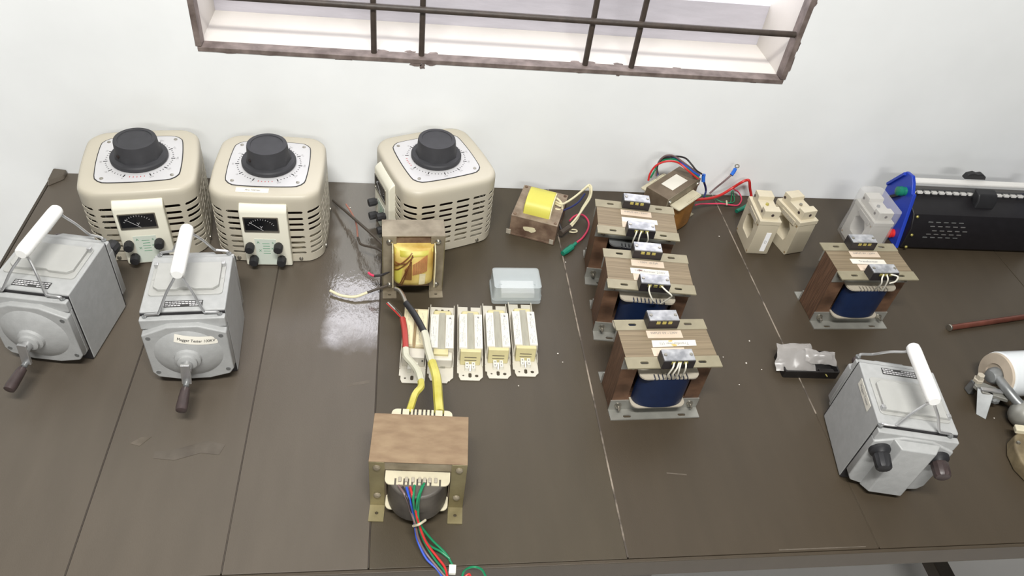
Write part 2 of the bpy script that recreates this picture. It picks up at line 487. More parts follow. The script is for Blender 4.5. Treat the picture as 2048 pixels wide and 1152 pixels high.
WIRES = {
    'coil_dark': [(-0.0154, 1.0406, 0.075), (-0.0476, 1.1087, 0.06), (-0.099, 1.2038, 0.035), (-0.1456, 1.2887, 0.012)],
    'coil_grey': [(-0.0154, 1.0405, 0.07), (-0.0472, 1.0926, 0.05), (-0.078, 1.1216, 0.035), (-0.0868, 1.1481, 0.03)],
    'coil_pink': [(-0.0868, 1.1481, 0.03), (-0.0927, 1.1961, 0.028), (-0.1039, 1.2267, 0.03), (-0.1156, 1.2506, 0.032)],
    'coil_black_short': [(-0.0136, 1.0319, 0.055), (-0.0262, 1.0275, 0.05), (-0.0387, 1.0247, 0.045), (-0.0506, 1.0225, 0.045)],
    'coil_red_tip': [(-0.0506, 1.0225, 0.045), (-0.057, 1.0261, 0.045), (-0.0615, 1.0295, 0.047)],
    'coil_black_low': [(-0.0151, 1.0292, 0.02), (-0.0421, 1.0197, 0.016), (-0.0634, 1.0123, 0.012)],
    'coil_cream': [(-0.0634, 1.0123, 0.012), (-0.0859, 1.005, 0.008), (-0.1114, 1.0102, 0.006), (-0.1315, 1.0207, 0.008)],
    'big_yellow_left': [(0.0129, 0.681, 0.088), (0.0162, 0.6923, 0.09), (0.0222, 0.7174, 0.085), (0.031, 0.7344, 0.08), (0.0317, 0.7507, 0.075)],
    'big_sleeve_left': [(0.0317, 0.7507, 0.075), (0.0272, 0.776, 0.068), (0.0185, 0.7992, 0.06), (0.0094, 0.818, 0.055), (0.0076, 0.8371, 0.053)],
    'big_red': [(0.0077, 0.8358, 0.053), (0.007, 0.8582, 0.052), (0.0053, 0.886, 0.05), (0.0022, 0.9119, 0.048)],
    'big_strands': [(0.0022, 0.9119, 0.048), (-0.0033, 0.9234, 0.046), (-0.0108, 0.9382, 0.042), (-0.024, 0.9578, 0.04)],
    'big_yellow_right': [(0.0579, 0.6804, 0.088), (0.057, 0.7063, 0.085), (0.0559, 0.7538, 0.078), (0.0499, 0.7931, 0.07)],
    'big_sleeve_right': [(0.0499, 0.7931, 0.07), (0.0451, 0.8225, 0.064), (0.042, 0.8511, 0.06), (0.0389, 0.8696, 0.058)],
    'big_black': [(0.0389, 0.8696, 0.058), (0.0291, 0.894, 0.06), (0.0185, 0.9163, 0.062), (0.0073, 0.9348, 0.064)],
    'big_lug': [(0.0073, 0.9348, 0.064), (0.0027, 0.9506, 0.065), (-0.0033, 0.9644, 0.064), (-0.0114, 0.9741, 0.06)],
    'bundle_g1': [(0.0338, 0.5571, 0.094), (0.0276, 0.5395, 0.094), (0.026, 0.5326, 0.0685), (0.0286, 0.5223, 0.05), (0.0443, 0.5123, 0.025), (0.0648, 0.4988, 0.008), (0.0745, 0.4827, 0.004)],
    'bundle_g2': [(0.0312, 0.5537, 0.094), (0.0245, 0.5327, 0.0934), (0.0241, 0.5327, 0.0555), (0.0277, 0.5211, 0.05), (0.0399, 0.5069, 0.022), (0.058, 0.5004, 0.01), (0.0709, 0.4912, 0.006)],
    'bundle_g3': [(0.0207, 0.5545, 0.094), (0.019, 0.533, 0.0931), (0.0226, 0.5328, 0.0554), (0.0265, 0.521, 0.048), (0.0344, 0.5119, 0.022), (0.049, 0.4923, 0.008), (0.064, 0.4718, 0.006), (0.0703, 0.4588, 0.004)],
    'bundle_red': [(0.0146, 0.5522, 0.094), (0.0181, 0.5374, 0.094), (0.0223, 0.5328, 0.0682), (0.027, 0.5212, 0.052), (0.0374, 0.5062, 0.028), (0.0533, 0.4913, 0.012), (0.0631, 0.4789, 0.008), (0.0669, 0.4648, 0.006)],
    'bundle_blue': [(0.0099, 0.5518, 0.094), (0.0148, 0.5333, 0.0887), (0.0193, 0.533, 0.0552), (0.0221, 0.52, 0.048), (0.026, 0.5101, 0.026), (0.0377, 0.4908, 0.012), (0.0532, 0.4768, 0.006), (0.0637, 0.4591, 0.004)],
    'bundle_brown': [(-0.001, 0.5551, 0.094), (0.0089, 0.5376, 0.094), (0.017, 0.5332, 0.0594), (0.0225, 0.5201, 0.05), (0.0273, 0.5103, 0.03), (0.0378, 0.4968, 0.014), (0.0553, 0.4758, 0.008), (0.066, 0.463, 0.005)],
    'bundle_black': [(0.0045, 0.5525, 0.094), (0.0121, 0.5335, 0.0926), (0.0189, 0.533, 0.053), (0.0234, 0.521, 0.047), (0.0283, 0.5098, 0.024), (0.0445, 0.4897, 0.009), (0.0576, 0.4748, 0.005), (0.0681, 0.4571, 0.003)],
    'loop_green': [(0.0859, 0.462, 0.003), (0.0895, 0.4718, 0.006), (0.0955, 0.472, 0.016), (0.104, 0.4711, 0.02), (0.1132, 0.47, 0.014), (0.1187, 0.4648, 0.006), (0.1211, 0.457, 0.003)],
    'loop_red': [(0.0882, 0.463, 0.003), (0.093, 0.4664, 0.006), (0.0971, 0.4676, 0.006), (0.0987, 0.4632, 0.004)],
    'tie': [(0.0198, 0.5174, 0.052), (0.0272, 0.5118, 0.066), (0.036, 0.521, 0.06)],
    'tag': [(0.0744, 0.4807, 0.008), (0.0731, 0.4681, 0.008)],
    'rust_white_a': [(0.3179, 1.2444, 0.06), (0.3279, 1.2334, 0.062), (0.3407, 1.243, 0.06), (0.3613, 1.2579, 0.065), (0.3831, 1.2785, 0.07), (0.3942, 1.2868, 0.075), (0.398, 1.2764, 0.075), (0.3962, 1.2637, 0.06), (0.3802, 1.2439, 0.045), (0.364, 1.2269, 0.03), (0.3499, 1.2163, 0.018)],
    'rust_white_b': [(0.3185, 1.2433, 0.055), (0.3267, 1.2323, 0.058), (0.3383, 1.2443, 0.056), (0.3612, 1.2619, 0.06), (0.3824, 1.2799, 0.066), (0.3929, 1.2855, 0.072), (0.3957, 1.2764, 0.072), (0.395, 1.2703, 0.055), (0.3785, 1.2477, 0.04), (0.3687, 1.2321, 0.026), (0.3533, 1.2152, 0.016)],
    'rust_white_c': [(0.3171, 1.2439, 0.07), (0.3249, 1.2394, 0.066), (0.33, 1.2349, 0.06), (0.332, 1.2327, 0.05)],
    'rust_white_d': [(0.3169, 1.232, 0.05), (0.3245, 1.2299, 0.05), (0.3342, 1.2367, 0.045)],
    'rust_blue': [(0.3355, 1.2343, 0.045), (0.3429, 1.2404, 0.044), (0.3569, 1.2492, 0.045), (0.3723, 1.2601, 0.05), (0.3868, 1.2777, 0.058)],
    'rust_red': [(0.3556, 1.2414, 0.012), (0.3668, 1.2559, 0.012), (0.3813, 1.2642, 0.012), (0.3926, 1.2608, 0.01), (0.3982, 1.2431, 0.008), (0.393, 1.2203, 0.006), (0.3771, 1.1928, 0.006), (0.3609, 1.1743, 0.008)],
    'rust_connector': [(0.3591, 1.1725, 0.008), (0.3457, 1.1573, 0.008), (0.326, 1.1393, 0.007)],
    'rust_sleeve': [(0.3512, 1.2139, 0.018), (0.339, 1.2048, 0.016), (0.3278, 1.1935, 0.016)],
    'rust_loop': [(0.3499, 1.2137, 0.006), (0.3572, 1.2189, 0.006), (0.3671, 1.2193, 0.005), (0.3681, 1.2136, 0.005), (0.3593, 1.2108, 0.005), (0.3504, 1.2117, 0.006)],
    'rust_dark': [(0.3324, 1.2353, 0.05), (0.3295, 1.2204, 0.04), (0.3252, 1.2129, 0.03), (0.3305, 1.2033, 0.018)],
    'rear_red_arch': [(0.5263, 1.2964, 0.085), (0.5279, 1.3014, 0.1), (0.5356, 1.3036, 0.118), (0.5495, 1.3023, 0.13), (0.5673, 1.2997, 0.135), (0.5866, 1.2992, 0.13), (0.6048, 1.2887, 0.12), (0.6331, 1.2886, 0.1)],
    'rear_black_arch': [(0.5493, 1.3155, 0.085), (0.5448, 1.3146, 0.105), (0.5453, 1.3134, 0.125), (0.5521, 1.3099, 0.14), (0.5633, 1.3074, 0.145), (0.5778, 1.3075, 0.14), (0.602, 1.299, 0.128), (0.6386, 1.2983, 0.105)],
    'rear_dark_arch': [(0.5541, 1.3213, 0.085), (0.544, 1.3129, 0.11), (0.551, 1.3148, 0.13), (0.5648, 1.308, 0.14), (0.5838, 1.3112, 0.14), (0.6021, 1.3123, 0.135), (0.616, 1.3042, 0.125), (0.6274, 1.2986, 0.115), (0.6433, 1.3, 0.105)],
    'rear_blue_arch': [(0.5517, 1.3184, 0.085), (0.5447, 1.3173, 0.105), (0.5512, 1.321, 0.122), (0.5613, 1.3151, 0.135), (0.5801, 1.3108, 0.135), (0.5993, 1.2989, 0.126), (0.6213, 1.2928, 0.113), (0.6369, 1.2942, 0.104)],
    'rear_green_arch': [(0.534, 1.3077, 0.085), (0.5377, 1.3075, 0.1), (0.5447, 1.314, 0.115), (0.5545, 1.3138, 0.128), (0.5701, 1.3097, 0.134), (0.5869, 1.3074, 0.131), (0.6064, 1.2956, 0.121), (0.6343, 1.2919, 0.102)],
    'rear_blue_drop': [(0.6496, 1.3047, 0.1), (0.6551, 1.3052, 0.085), (0.6699, 1.3156, 0.06), (0.6765, 1.3196, 0.045), (0.669, 1.3039, 0.04)],
    'rear_blue_lug': [(0.6517, 1.3062, 0.1), (0.6523, 1.305, 0.093), (0.6546, 1.3039, 0.083)],
    'rear_grey': [(0.6901, 1.3254, 0.035), (0.7021, 1.3281, 0.05), (0.7135, 1.3266, 0.068), (0.7285, 1.3305, 0.085)],
    'rear_grey_lug': [(0.7272, 1.329, 0.085), (0.7322, 1.3336, 0.09), (0.7369, 1.3396, 0.095)],
    'rear_red_thick': [(0.6393, 1.2797, 0.05), (0.6572, 1.2891, 0.045), (0.694, 1.3156, 0.03), (0.7272, 1.3379, 0.025), (0.753, 1.3499, 0.035), (0.7684, 1.3462, 0.055), (0.7798, 1.3477, 0.06), (0.7852, 1.3459, 0.058), (0.7939, 1.3466, 0.038), (0.8035, 1.3455, 0.018), (0.7987, 1.3334, 0.012), (0.7876, 1.3173, 0.01)],
    'rear_green_lug': [(0.789, 1.3188, 0.01), (0.7732, 1.3083, 0.009), (0.7549, 1.2978, 0.008)],
    'rear_pink': [(0.6473, 1.2874, 0.03), (0.6694, 1.3055, 0.02), (0.7002, 1.318, 0.012), (0.727, 1.3219, 0.01), (0.7489, 1.3208, 0.008), (0.7664, 1.3229, 0.006), (0.7794, 1.3375, 0.006), (0.7861, 1.3548, 0.006), (0.7775, 1.3611, 0.016), (0.7591, 1.3527, 0.03)],
    'rear_green_a': [(0.6729, 1.3361, 0.02), (0.6962, 1.3424, 0.014), (0.7147, 1.3402, 0.01), (0.7291, 1.3324, 0.008), (0.7407, 1.3328, 0.006), (0.7513, 1.3319, 0.006), (0.7579, 1.3481, 0.01), (0.7539, 1.3493, 0.026)],
    'rear_green_b': [(0.7424, 1.3323, 0.006), (0.755, 1.3321, 0.006), (0.7637, 1.3395, 0.006), (0.7662, 1.3542, 0.01), (0.7576, 1.3523, 0.026)],
    'rear_tie': [(0.7399, 1.3305, 0.012), (0.7363, 1.3164, 0.012)],
}


# ================================================================== the setting
def struct(o):
    o['kind'] = 'structure'; return o
WY = 1.372
WX0, WX1, WZ0, WZ1 = -0.385, 0.787, TZ + 0.294, TZ + 0.86
wall = struct(MB().plate([(-3.2, 0), (4.6, 0), (4.6, 2.9), (-3.2, 2.9)],
                         [[(WX0, WZ0), (WX1, WZ0), (WX1, WZ1), (WX0, WZ1)]], 'y', WY, WY + 0.18).build('wall_back', 'wall_paint', smooth=0))
wall['label'] = 'white painted wall behind the table'
# patchy plaster of the window recess: thin lining boards of warmer paint
lin_ = MB()
lin_.box(WX0, WX1, WY + 0.026, WY + 0.1668, WZ0 - 0.001, WZ0 + 0.0015)
lin_.box(WX0 - 0.001, WX0 + 0.0015, WY + 0.026, WY + 0.1668, WZ0, WZ1)
lin_.box(WX1 - 0.0015, WX1 + 0.001, WY + 0.026, WY + 0.1668, WZ0, WZ1)
lin_.build('window_reveal', 'reveal_paint', wall)
struct(MB().box(-3.2, 4.6, -4.0, WY, -0.05, 0).build('floor', 'floor_paint', smooth=0))['label'] = 'pale floor under the table'
# paint spatters of frame brown on the wall below the window
def blot(cx, cz, w, h, n=11, seed=0):
    rd = random.Random(seed); pts = []
    for i in range(n):
        a = 2 * math.pi * i / n; k = 0.55 + 0.6 * rd.random()
        pts.append((cx + w * k * math.cos(a), cz + h * k * math.sin(a)))
    return pts
sp = MB()
for i, (x, z, w, h) in enumerate(((0.02, -0.006, 0.012, 0.005), (0.034, -0.010, 0.006, 0.007), (0.05, -0.004, 0.01, 0.004), (-0.12, -0.003, 0.02, 0.003),
                                  (-0.25, -0.002, 0.03, 0.003), (0.35, -0.002, 0.015, 0.003), (0.43, -0.004, 0.005, 0.003), (0.60, -0.001, 0.03, 0.003),
                                  (-0.33, -0.003, 0.02, 0.003), (0.72, -0.003, 0.02, 0.002))):
    sp.prism(blot(x, WZ0 + z, w, h, seed=i), 'y', WY - 0.0008, WY + 0.001)
for i, (z, w, h) in enumerate(((0.30, 0.004, 0.02), (0.26, 0.005, 0.012), (0.17, 0.004, 0.012), (0.08, 0.003, 0.016), (0.04, 0.003, 0.02))):
    sp.prism(blot(WX1 + 0.003, WZ0 + z, w, h, seed=40 + i), 'y', WY - 0.0008, WY + 0.001)
sp.build('paint_smear', 'frame_brown', wall)
sl = MB()
for i, (x, y) in enumerate(((-0.045, 0.032), (0.012, 0.034), (0.056, 0.033), (0.345, 0.033), (0.375, 0.035), (0.437, 0.034), (0.56, 0.03))):
    sl.prism(blot(x, WY + y, 0.012, 0.006, seed=70 + i), 'z', WZ0 + 0.001, WZ0 + 0.0023)
sl.build('paint_smear', 'frame_brown', wall)

win = bpy.data.objects.new('window_1', None); COL.objects.link(win); win.location = (0.2, WY, WZ0); struct(win)
win['label'] = 'recessed window with a brown frame'
def wl(mb): return mb.xform(Matrix.Translation((-0.2, -WY, -WZ0)))
wl(MB().box(WX0, WX1, WY - 0.0015, WY + 0.026, WZ0 - 0.004, WZ0 + 0.005)).build('sill_frame', 'frame_brown', win, bevel=0.001)
wl(MB().box(WX0 - 0.003, WX0 + 0.008, WY - 0.0015, WY + 0.026, WZ0 + 0.006, WZ1)).build('jamb_frame', 'frame_brown', win, bevel=0.001)
wl(MB().box(WX1 - 0.008, WX1 + 0.003, WY - 0.0015, WY + 0.026, WZ0 + 0.006, WZ1)).build('jamb_frame', 'frame_brown', win, bevel=0.001)
wl(MB().box(WX0, WX1, WY - 0.0015, WY + 0.026, WZ1 - 0.01, WZ1 + 0.003)).build('head_frame', 'frame_brown', win, bevel=0.001)
wl(MB().box(WX0 - 0.02, WX1 + 0.02, WY + 0.167, WY + 0.18, WZ0 - 0.02, TZ + 0.385)).build('lower_panel', 'pane_frost', win, label='pale lavender lower panel of the window')
wl(MB().box(WX0 - 0.02, WX1 + 0.02, WY + 0.169, WY + 0.178, TZ + 0.387, WZ1 + 0.02)).build('pane', 'daylight_pane', win, label='window pane bright with daylight')

grill = bpy.data.objects.new('window_grill', None); COL.objects.link(grill); grill.location = (0.2, WY + 0.012, WZ0)
tag(grill, 'dark brown iron bar grill across the window recess', 'window grill')
def gl(mb): return mb.xform(Matrix.Translation((-0.2, -WY - 0.012, -WZ0)))
for k in range(2):
    z = WZ0 + 0.100 + 0.34 * k
    gl(MB().cyl((WX0 + 0.006, WY + 0.010, z), (WX1 - 0.006, WY + 0.010, z), 0.0062, n=12)).build('horizontal_bar', 'bar_brown', grill)
for x in (-0.060, 0.032, 0.362, 0.459):
    gl(MB().cyl((x, WY + 0.017, WZ0 + 0.004), (x, WY + 0.017, WZ1), 0.0058, n=12)).build('vertical_bar', 'bar_brown', grill)

# ================================================================== the table
table = bpy.data.objects.new('work_table', None); COL.objects.link(table)
tag(table, 'long brown plank-topped work table against the white wall', 'table')
edges = [-0.716, -0.428, -0.233, -0.040, 0.327, 0.721, 1.35, 1.75]
dz = [0.0, -0.0004, 0.0002, -0.0006, 0.0003, 0.0, -0.0004, 0.0]
for i in range(len(edges) - 1):
    g = 0.0008
    MB().box(edges[i] + g, edges[i + 1] - g, 0.484, WY - 0.002, TZ - 0.028, TZ + min(0, dz[i])).build(
        'plank', 'wood_varnished' if i == 2 else 'wood_grey' if i < 2 else 'wood_mid' if i == 3 else 'wood', table, bevel=0.0008, seg=1)
for x, m, w, ya in ((-0.428, 'seam_dark', 0.0018, 0.486), (-0.233, 'wood_dark', 0.0016, 0.486), (-0.040, 'seam_dark', 0.0016, 0.486), (0.327, 'seam_fill', 0.0026, 0.486),
                    (0.721, 'seam_fill', 0.0026, 0.735), (0.721, 'wood', 0.0016, 0.486)):
    MB().box(x - w / 2, x + w / 2, ya, WY - 0.004 if m != 'wood' or x > 1 else 0.734, TZ - 0.02, TZ + (0.0002 if m == 'seam_fill' else -0.0006)).build('seam_strip', m, table)
for i, (pts) in enumerate(([(-0.36, 0.668), (-0.33, 0.664), (-0.295, 0.676), (-0.268, 0.672), (-0.262, 0.690), (-0.290, 0.698), (-0.335, 0.682), (-0.362, 0.680)],
                           [(-0.40, 0.695), (-0.385, 0.690), (-0.372, 0.706), (-0.386, 0.706)], [(0.56, 0.487), (0.70, 0.487), (0.70, 0.4885), (0.56, 0.4888)],
                           [(-0.09, 0.800), (-0.052, 0.808), (-0.050, 0.815), (-0.080, 0.808)], [(0.42, 0.622), (0.452, 0.618), (0.452, 0.620), (0.42, 0.624)])):
    MB().prism(pts, 'z', TZ - 0.001, TZ + 0.00015).build('scuff_mark', 'wood_scuff' if i > 0 else 'wood_tape', table)
MB().box(-0.716, 1.75, 0.478, 0.4835, TZ - 0.043, TZ - 0.0003).build('edge_strip', 'wood', table, bevel=0.0012)
MB().box(-0.722, -0.7165, 0.478, WY - 0.003, TZ - 0.043, TZ - 0.0003).build('edge_strip', 'wood_dark', table, bevel=0.0012)
cbk = MB().hexa([(-0.7155, 1.318, 0.0), (-0.690, 1.345, 0.0), (-0.690, 1.3675, 0.0), (-0.7155, 1.3675, 0.0)],
          [(-0.7155, 1.330, 0.012), (-0.692, 1.352, 0.010), (-0.690, 1.3675, 0.011), (-0.7155, 1.3675, 0.014)]).build('wood_block', 'wood_grey', None, bevel=0.003)
cbk.location = (0, 0, TZ)
tag(cbk, 'small worn wood block at the far left corner of the table', 'wood block')
for x in (-0.66, 0.345, 1.255):
    for y in (0.50, 1.30):
        MB().box(x, x + 0.045, y, y + 0.045, 0.0, TZ - 0.029).build('leg', 'wood_dark', table, bevel=0.002)
    MB().box(x + 0.003, x + 0.042, 0.546, 1.299, 0.16, 0.20).build('stretcher', 'wood_dark', table, bevel=0.002)
MB().box(-0.66, 1.60, 0.520, 0.542, TZ - 0.09, TZ - 0.0285).build('apron', 'wood_dark', table)

# ================================================================== variable transformers
VH, VR, VB = 0.0950, 0.029, 0.0055
def sq_point(u, h=VH, r=VR, b=VB):
    """perimeter of a rounded, slightly bulging square; u in quarter turns, 0 at the middle of the front-left corner"""
    s = 2 * (h - r); a = math.pi * r / 2; q = s + a
    u = (u % 4) ; k = int(u); t = (u - k) * q
    if t < a / 2:
        ang = R(225) + t / r; p = Vector((-(h - r) + r * math.cos(ang), -(h - r) + r * math.sin(ang)))
    elif t < a / 2 + s:
        x = t - a / 2 - s / 2; p = Vector((x, -h))
    else:
        ang = R(270) + (t - a / 2 - s) / r; p = Vector(((h - r) + r * math.cos(ang), -(h - r) + r * math.sin(ang)))
    bul = b * max(0.0, 1 - (p.x / h) ** 2) if abs(p.y) >= abs(p.x) else b * max(0.0, 1 - (p.y / h) ** 2)
    n = Vector((0, -1)) if abs(p.y) >= abs(p.x) else Vector((1 if p.x > 0 else -1, 0))
    p = p + n * bul
    c, sn = [(1, 0), (0, 1), (-1, 0), (0, -1)][k]
    return Vector((c * p.x - sn * p.y, sn * p.x + c * p.y))
def variac_shell():
    mb = MB(); K = 5
    rows = [0.0236, 0.0366, 0.0490, 0.0622, 0.0797, 0.0925, 0.1053, 0.1200]
    bnd = [0.0165] + [(rows[i] + rows[i + 1]) / 2 for i in range(7)] + [0.1275]
    cols = 20; w = 4.0 / cols
    def P(u, v): p = sq_point(u); return (p.x, p.y, v)
    def quad(a, b, c, d): mb.add([P(*a), P(*b), P(*c), P(*d)], [(0, 1, 2, 3)])
    for ci in range(cols):
        u0 = (ci - 0.5) * w; u1 = u0 + w
        U = [u0 + (u1 - u0) * j / K for j in range(K + 1)]
        for v0, v1 in ((0.003, 0.0165), (0.1275, 0.142)):
            for j in range(K): quad((U[j], v0), (U[j + 1], v0), (U[j + 1], v1), (U[j], v1))
        for ri, zc in enumerate(rows):
            v0, v1 = bnd[ri], bnd[ri + 1]; hh = 0.0031
            rr = 0.0022 / 0.1771; sl, sr = u0 + w * 0.115 + rr, u1 - w * 0.115 - rr
            S = [sl + (sr - sl) * j / K for j in range(K + 1)]
            for j in range(K):
                quad((S[j], zc + hh), (S[j + 1], zc + hh), (U[j + 1], v1), (U[j], v1))
                quad((U[j], v0), (U[j + 1], v0), (S[j + 1], zc - hh), (S[j], zc - hh))
            C = [v0, v0 + (v1 - v0) / 3, v0 + 2 * (v1 - v0) / 3, v1]
            SL = [(sl, zc - hh), (sl - rr, zc - hh * 0.4), (sl - rr, zc + hh * 0.4), (sl, zc + hh)]
            SR = [(sr, zc - hh), (sr + rr, zc - hh * 0.4), (sr + rr, zc + hh * 0.4), (sr, zc + hh)]
            for j in range(3):
                quad((u0, C[j]), SL[j], SL[j + 1], (u0, C[j + 1]))
                quad(SR[j], (u1, C[j]), (u1, C[j + 1]), SR[j + 1])
    # crown
    prof = [(0, 0.142), (0.0003, 0.1485), (0.0016, 0.1528), (0.0042, 0.1556), (0.008, 0.1567), (0.014, 0.157)]
    N = cols * K
    us = [(-0.5 * w) + 4.0 * i / N for i in range(N)]
    def ring(ins): return [sq_point(u, VH - ins, max(VR - ins * 0.4, 0.012)) for u in us]
    rings = [[(p.x, p.y, z) for p in ring(i)] for i, z in prof]
    rings[0] = [P(u, 0.142) for u in us]
    for a in range(len(rings) - 1):
        for i in range(N):
            k = (i + 1) % N
            mb.add([rings[a][i], rings[a][k], rings[a + 1][k], rings[a + 1][i]], [(0, 1, 2, 3)])
    mb.add(rings[-1], [tuple(range(N))])
    return mb
def sq_outline(half, r, bul, n=60):
    return [tuple(sq_point(4.0 * i / n, half, r, bul)) for i in range(n)]
def build_variac(label):
    t = thing('variac', label, 'variac', (0, 0), 0, 'cream variacs along the wall')
    sh = variac_shell().build('housing', 'cream_plastic', t, weld=True, smooth=50)
    so = sh.modifiers.new('solid', 'SOLIDIFY'); so.thickness = 0.0014; so.offset = -1
    es = sh.modifiers.new('crisp_slots', 'EDGE_SPLIT'); es.split_angle = R(40); es.use_edge_sharp = False
    # winding inside, seen through the slots
    MB().lathe([(0.045, 0.02), (0.078, 0.022), (0.082, 0.03), (0.082, 0.115), (0.078, 0.122), (0.045, 0.124)], (0, 0, 0), (0, 0, 1), 40).build('winding', 'copper_coil', t)
    MB().prism(sq_outline(0.091, 0.026, 0.004), 'z', 0.001, 0.006).build('base_plate', 'cream_plastic', t)
    MB().lathe([(0.083, 0.006), (0.083, 0.030)], (0, 0, 0), (0, 0, 1), 40).build('base_ring', 'ct_cream', t)
    # dial plate
    MB().prism(sq_outline(0.0692, 0.018, 0.004), 'z', 0.1565, 0.1579).build('dial_border', 'ink', t)
    dp = MB().prism(sq_outline(0.0676, 0.017, 0.004), 'z', 0.1566, 0.1582).build('dial_plate', 'dial_white', t)
    tk = MB(); tr = MB()
    for i in range(51):
        a = R(-90 + 22 + i * (316 / 50)) if True else 0
        big = i % 5 == 0
        r0, r1, wd = (0.0535, 0.0605, 0.0020) if big else (0.0555, 0.0580, 0.0013)
        c, s = math.cos(a), math.sin(a)
        tk.bar((r0 * c, r0 * s, 0.1583), (r1 * c, r1 * s, 0.1583), wd, 0.0002)
    tk.build('scale_marks', 'ink', dp)
    for i in range(5):
        a = R(-90 - 12 + i * 6)
        c, s = math.cos(a), math.sin(a)
        tr.bar((0.0565 * c, 0.0565 * s, 0.1583), (0.0595 * c, 0.0595 * s, 0.1583), 0.0014, 0.0002)
    tr.build('red_marks', 'ink_red', dp)
    nm = MB()
    for i in range(11):
        a = R(-90 - 22 - i * 31.6)
        nm.text(str(i * 25 if i < 10 else 250), 0.0052, T(0.0647 * math.cos(a), 0.0647 * math.sin(a), 0.15835, math.degrees(a) + 90))
    nm.build('numerals', 'ink_grey', dp, smooth=0)
    for sx in (-1, 1):
        for sy in (-1, 1):
            MB().lathe([(0.0034, 0), (0.0032, 0.0012), (0.0018, 0.002)], (sx * 0.0575, sy * 0.0575, 0.158), (0, 0, 1), 12).build('screw', 'screw_metal', dp)
    # knob
    kn = MB().lathe([(0.030, 0.1585), (0.046, 0.159), (0.049, 0.1615), (0.049, 0.1665), (0.047, 0.169), (0.036, 0.1705)], (0, 0, 0), (0, 0, 1), 48).build('knob_flange', 'knob_black', t, smooth=30)
    def lob(a, j): return 1 + (0.045 * max(0, math.cos(9 * a)) if j < 2 else 0)
    MB().lathe([(0.0395, 0.169), (0.0385, 0.174), (0.0375, 0.182), (0.0365, 0.197), (0.0355, 0.2005), (0.029, 0.2008), (0.0285, 0.1996), (0.001, 0.1996)],
               (0, 0, 0), (0, 0, 1), 54, lob).build('knob_grip', 'knob_black', kn, smooth=28)
    MB().cyl((-0.030, -0.026, 0.180), (-0.0285, -0.0247, 0.180), 0.003, n=10).build('set_screw', 'dark_inside', kn)
    # meter and terminal panel on the front
    pn = MB().prism([(-0.093, 0.002), (-0.112, 0.002), (-0.1125, 0.127), (-0.1105, 0.133), (-0.102, 0.1405), (-0.093, 0.141)], 'x', -0.043, 0.041).build('panel', 'ivory_plastic', t, bevel=0.003, seg=3)
    fr = MB().plate(rrect(-0.0365, 0.0250, 0.0855, 0.1195, 0.001, 1), [rrect(-0.0345, 0.0230, 0.0885, 0.1172, 0.001, 1)], 'y', -0.1142, -0.111).build('meter_frame', 'screw_metal', pn)
    MB().box(-0.0348, 0.0233, -0.1132, -0.111, 0.0882, 0.1175).build('meter_face', 'glass_black', pn)
    mk = MB()
    for i in range(13):
        a = R(150 - 10 * i)
        mk.bar((-0.006 + 0.024 * math.cos(a), -0.1134, 0.089 + 0.024 * math.sin(a)), (-0.006 + 0.0265 * math.cos(a), -0.1134, 0.089 + 0.0265 * math.sin(a)), 0.0007, 0.0002, (0, 1, 0))
    mk.text('V', 0.008, T(-0.006, -0.1135, 0.0965, 0, 90))
    mk.bar((-0.003, -0.1135, 0.0885), (-0.026, -0.1135, 0.1075), 0.0007, 0.0002, (0, 1, 0))
    mk.build('meter_marks', 'dial_white', pn, smooth=0)
    MB().box(-0.022, 0.016, -0.1128, -0.111, 0.006, 0.068).build('terminal_print', 'print_green', pn)
    pr = MB()
    for s_, x, z in (('A', -0.016, 0.060), ('X', -0.014, 0.040), ('a', 0.010, 0.060), ('x', 0.008, 0.046)):
        pr.text(s_, 0.0075, T(x, -0.1131, z, 0, 90))
    for i in range(5): pr.box(-0.009 + 0.001 * (i % 2), 0.004, -0.1131, -0.1127, 0.033 + 0.006 * i, 0.0338 + 0.006 * i)
    pr.build('terminal_marks', 'ink_green', pn, smooth=0)
    for x, z in ((-0.0304, 0.0536), (-0.0265, 0.0225), (0.0205, 0.0545), (0.0235, 0.0225)):
        tm = MB().lathe([(0.0062, 0), (0.0062, 0.003)], (x, -0.112, z), (0, -1, 0), 18).build('terminal', 'black_plastic', pn)
        MB().lathe([(0.0078, 0.003), (0.0082, 0.005), (0.0082, 0.016), (0.0074, 0.018), (0.003, 0.0182)], (x, -0.112, z), (0, -1, 0), 20, lambda a, j: 1 + 0.03 * math.cos(10 * a)).build('terminal_cap', 'black_plastic', tm, smooth=30)
    for x in (-0.058, 0.056):
        MB().lathe([(0.004, 0), (0.0036, 0.002), (0.002, 0.003)], (x, -0.0985, 0.010), (0, -1, 0), 12).build('screw', 'screw_metal', t)
        MB().lathe([(0.004, 0), (0.0036, 0.002), (0.002, 0.003)], (0.0985, x, 0.010), (1, 0, 0), 12).build('screw', 'screw_metal', t)
    return t
def place(o, x, y, rz):
    o.location = (x, y, TZ); o.rotation_euler = (0, 0, R(rz))
v1 = build_variac('leftmost cream variac with black knob, partly behind two grey testers')
v2 = copy_tree(v1); v2['label'] = 'cream variac with a small white paper label below its dial, next to the leftmost one'
v3 = copy_tree(v1); v3['label'] = 'cream variac turned sideways, its meter panel facing left'
place(v1, -0.476, 1.206, 8.95); place(v2, -0.248, 1.205, 0.13); place(v3, 0.0633, 1.2465, -69.4)
lb = MB().hexa([(-0.047, -0.0895, 0.1550), (0.0095, -0.0905, 0.1550), (0.0095, -0.0780, 0.1562), (-0.0475, -0.0770, 0.1562)],
               [(-0.047, -0.0895, 0.1576), (0.0095, -0.0905, 0.1576), (0.0095, -0.0780, 0.1580), (-0.0475, -0.0770, 0.1580)]).build('paper_label', 'paper', v2)
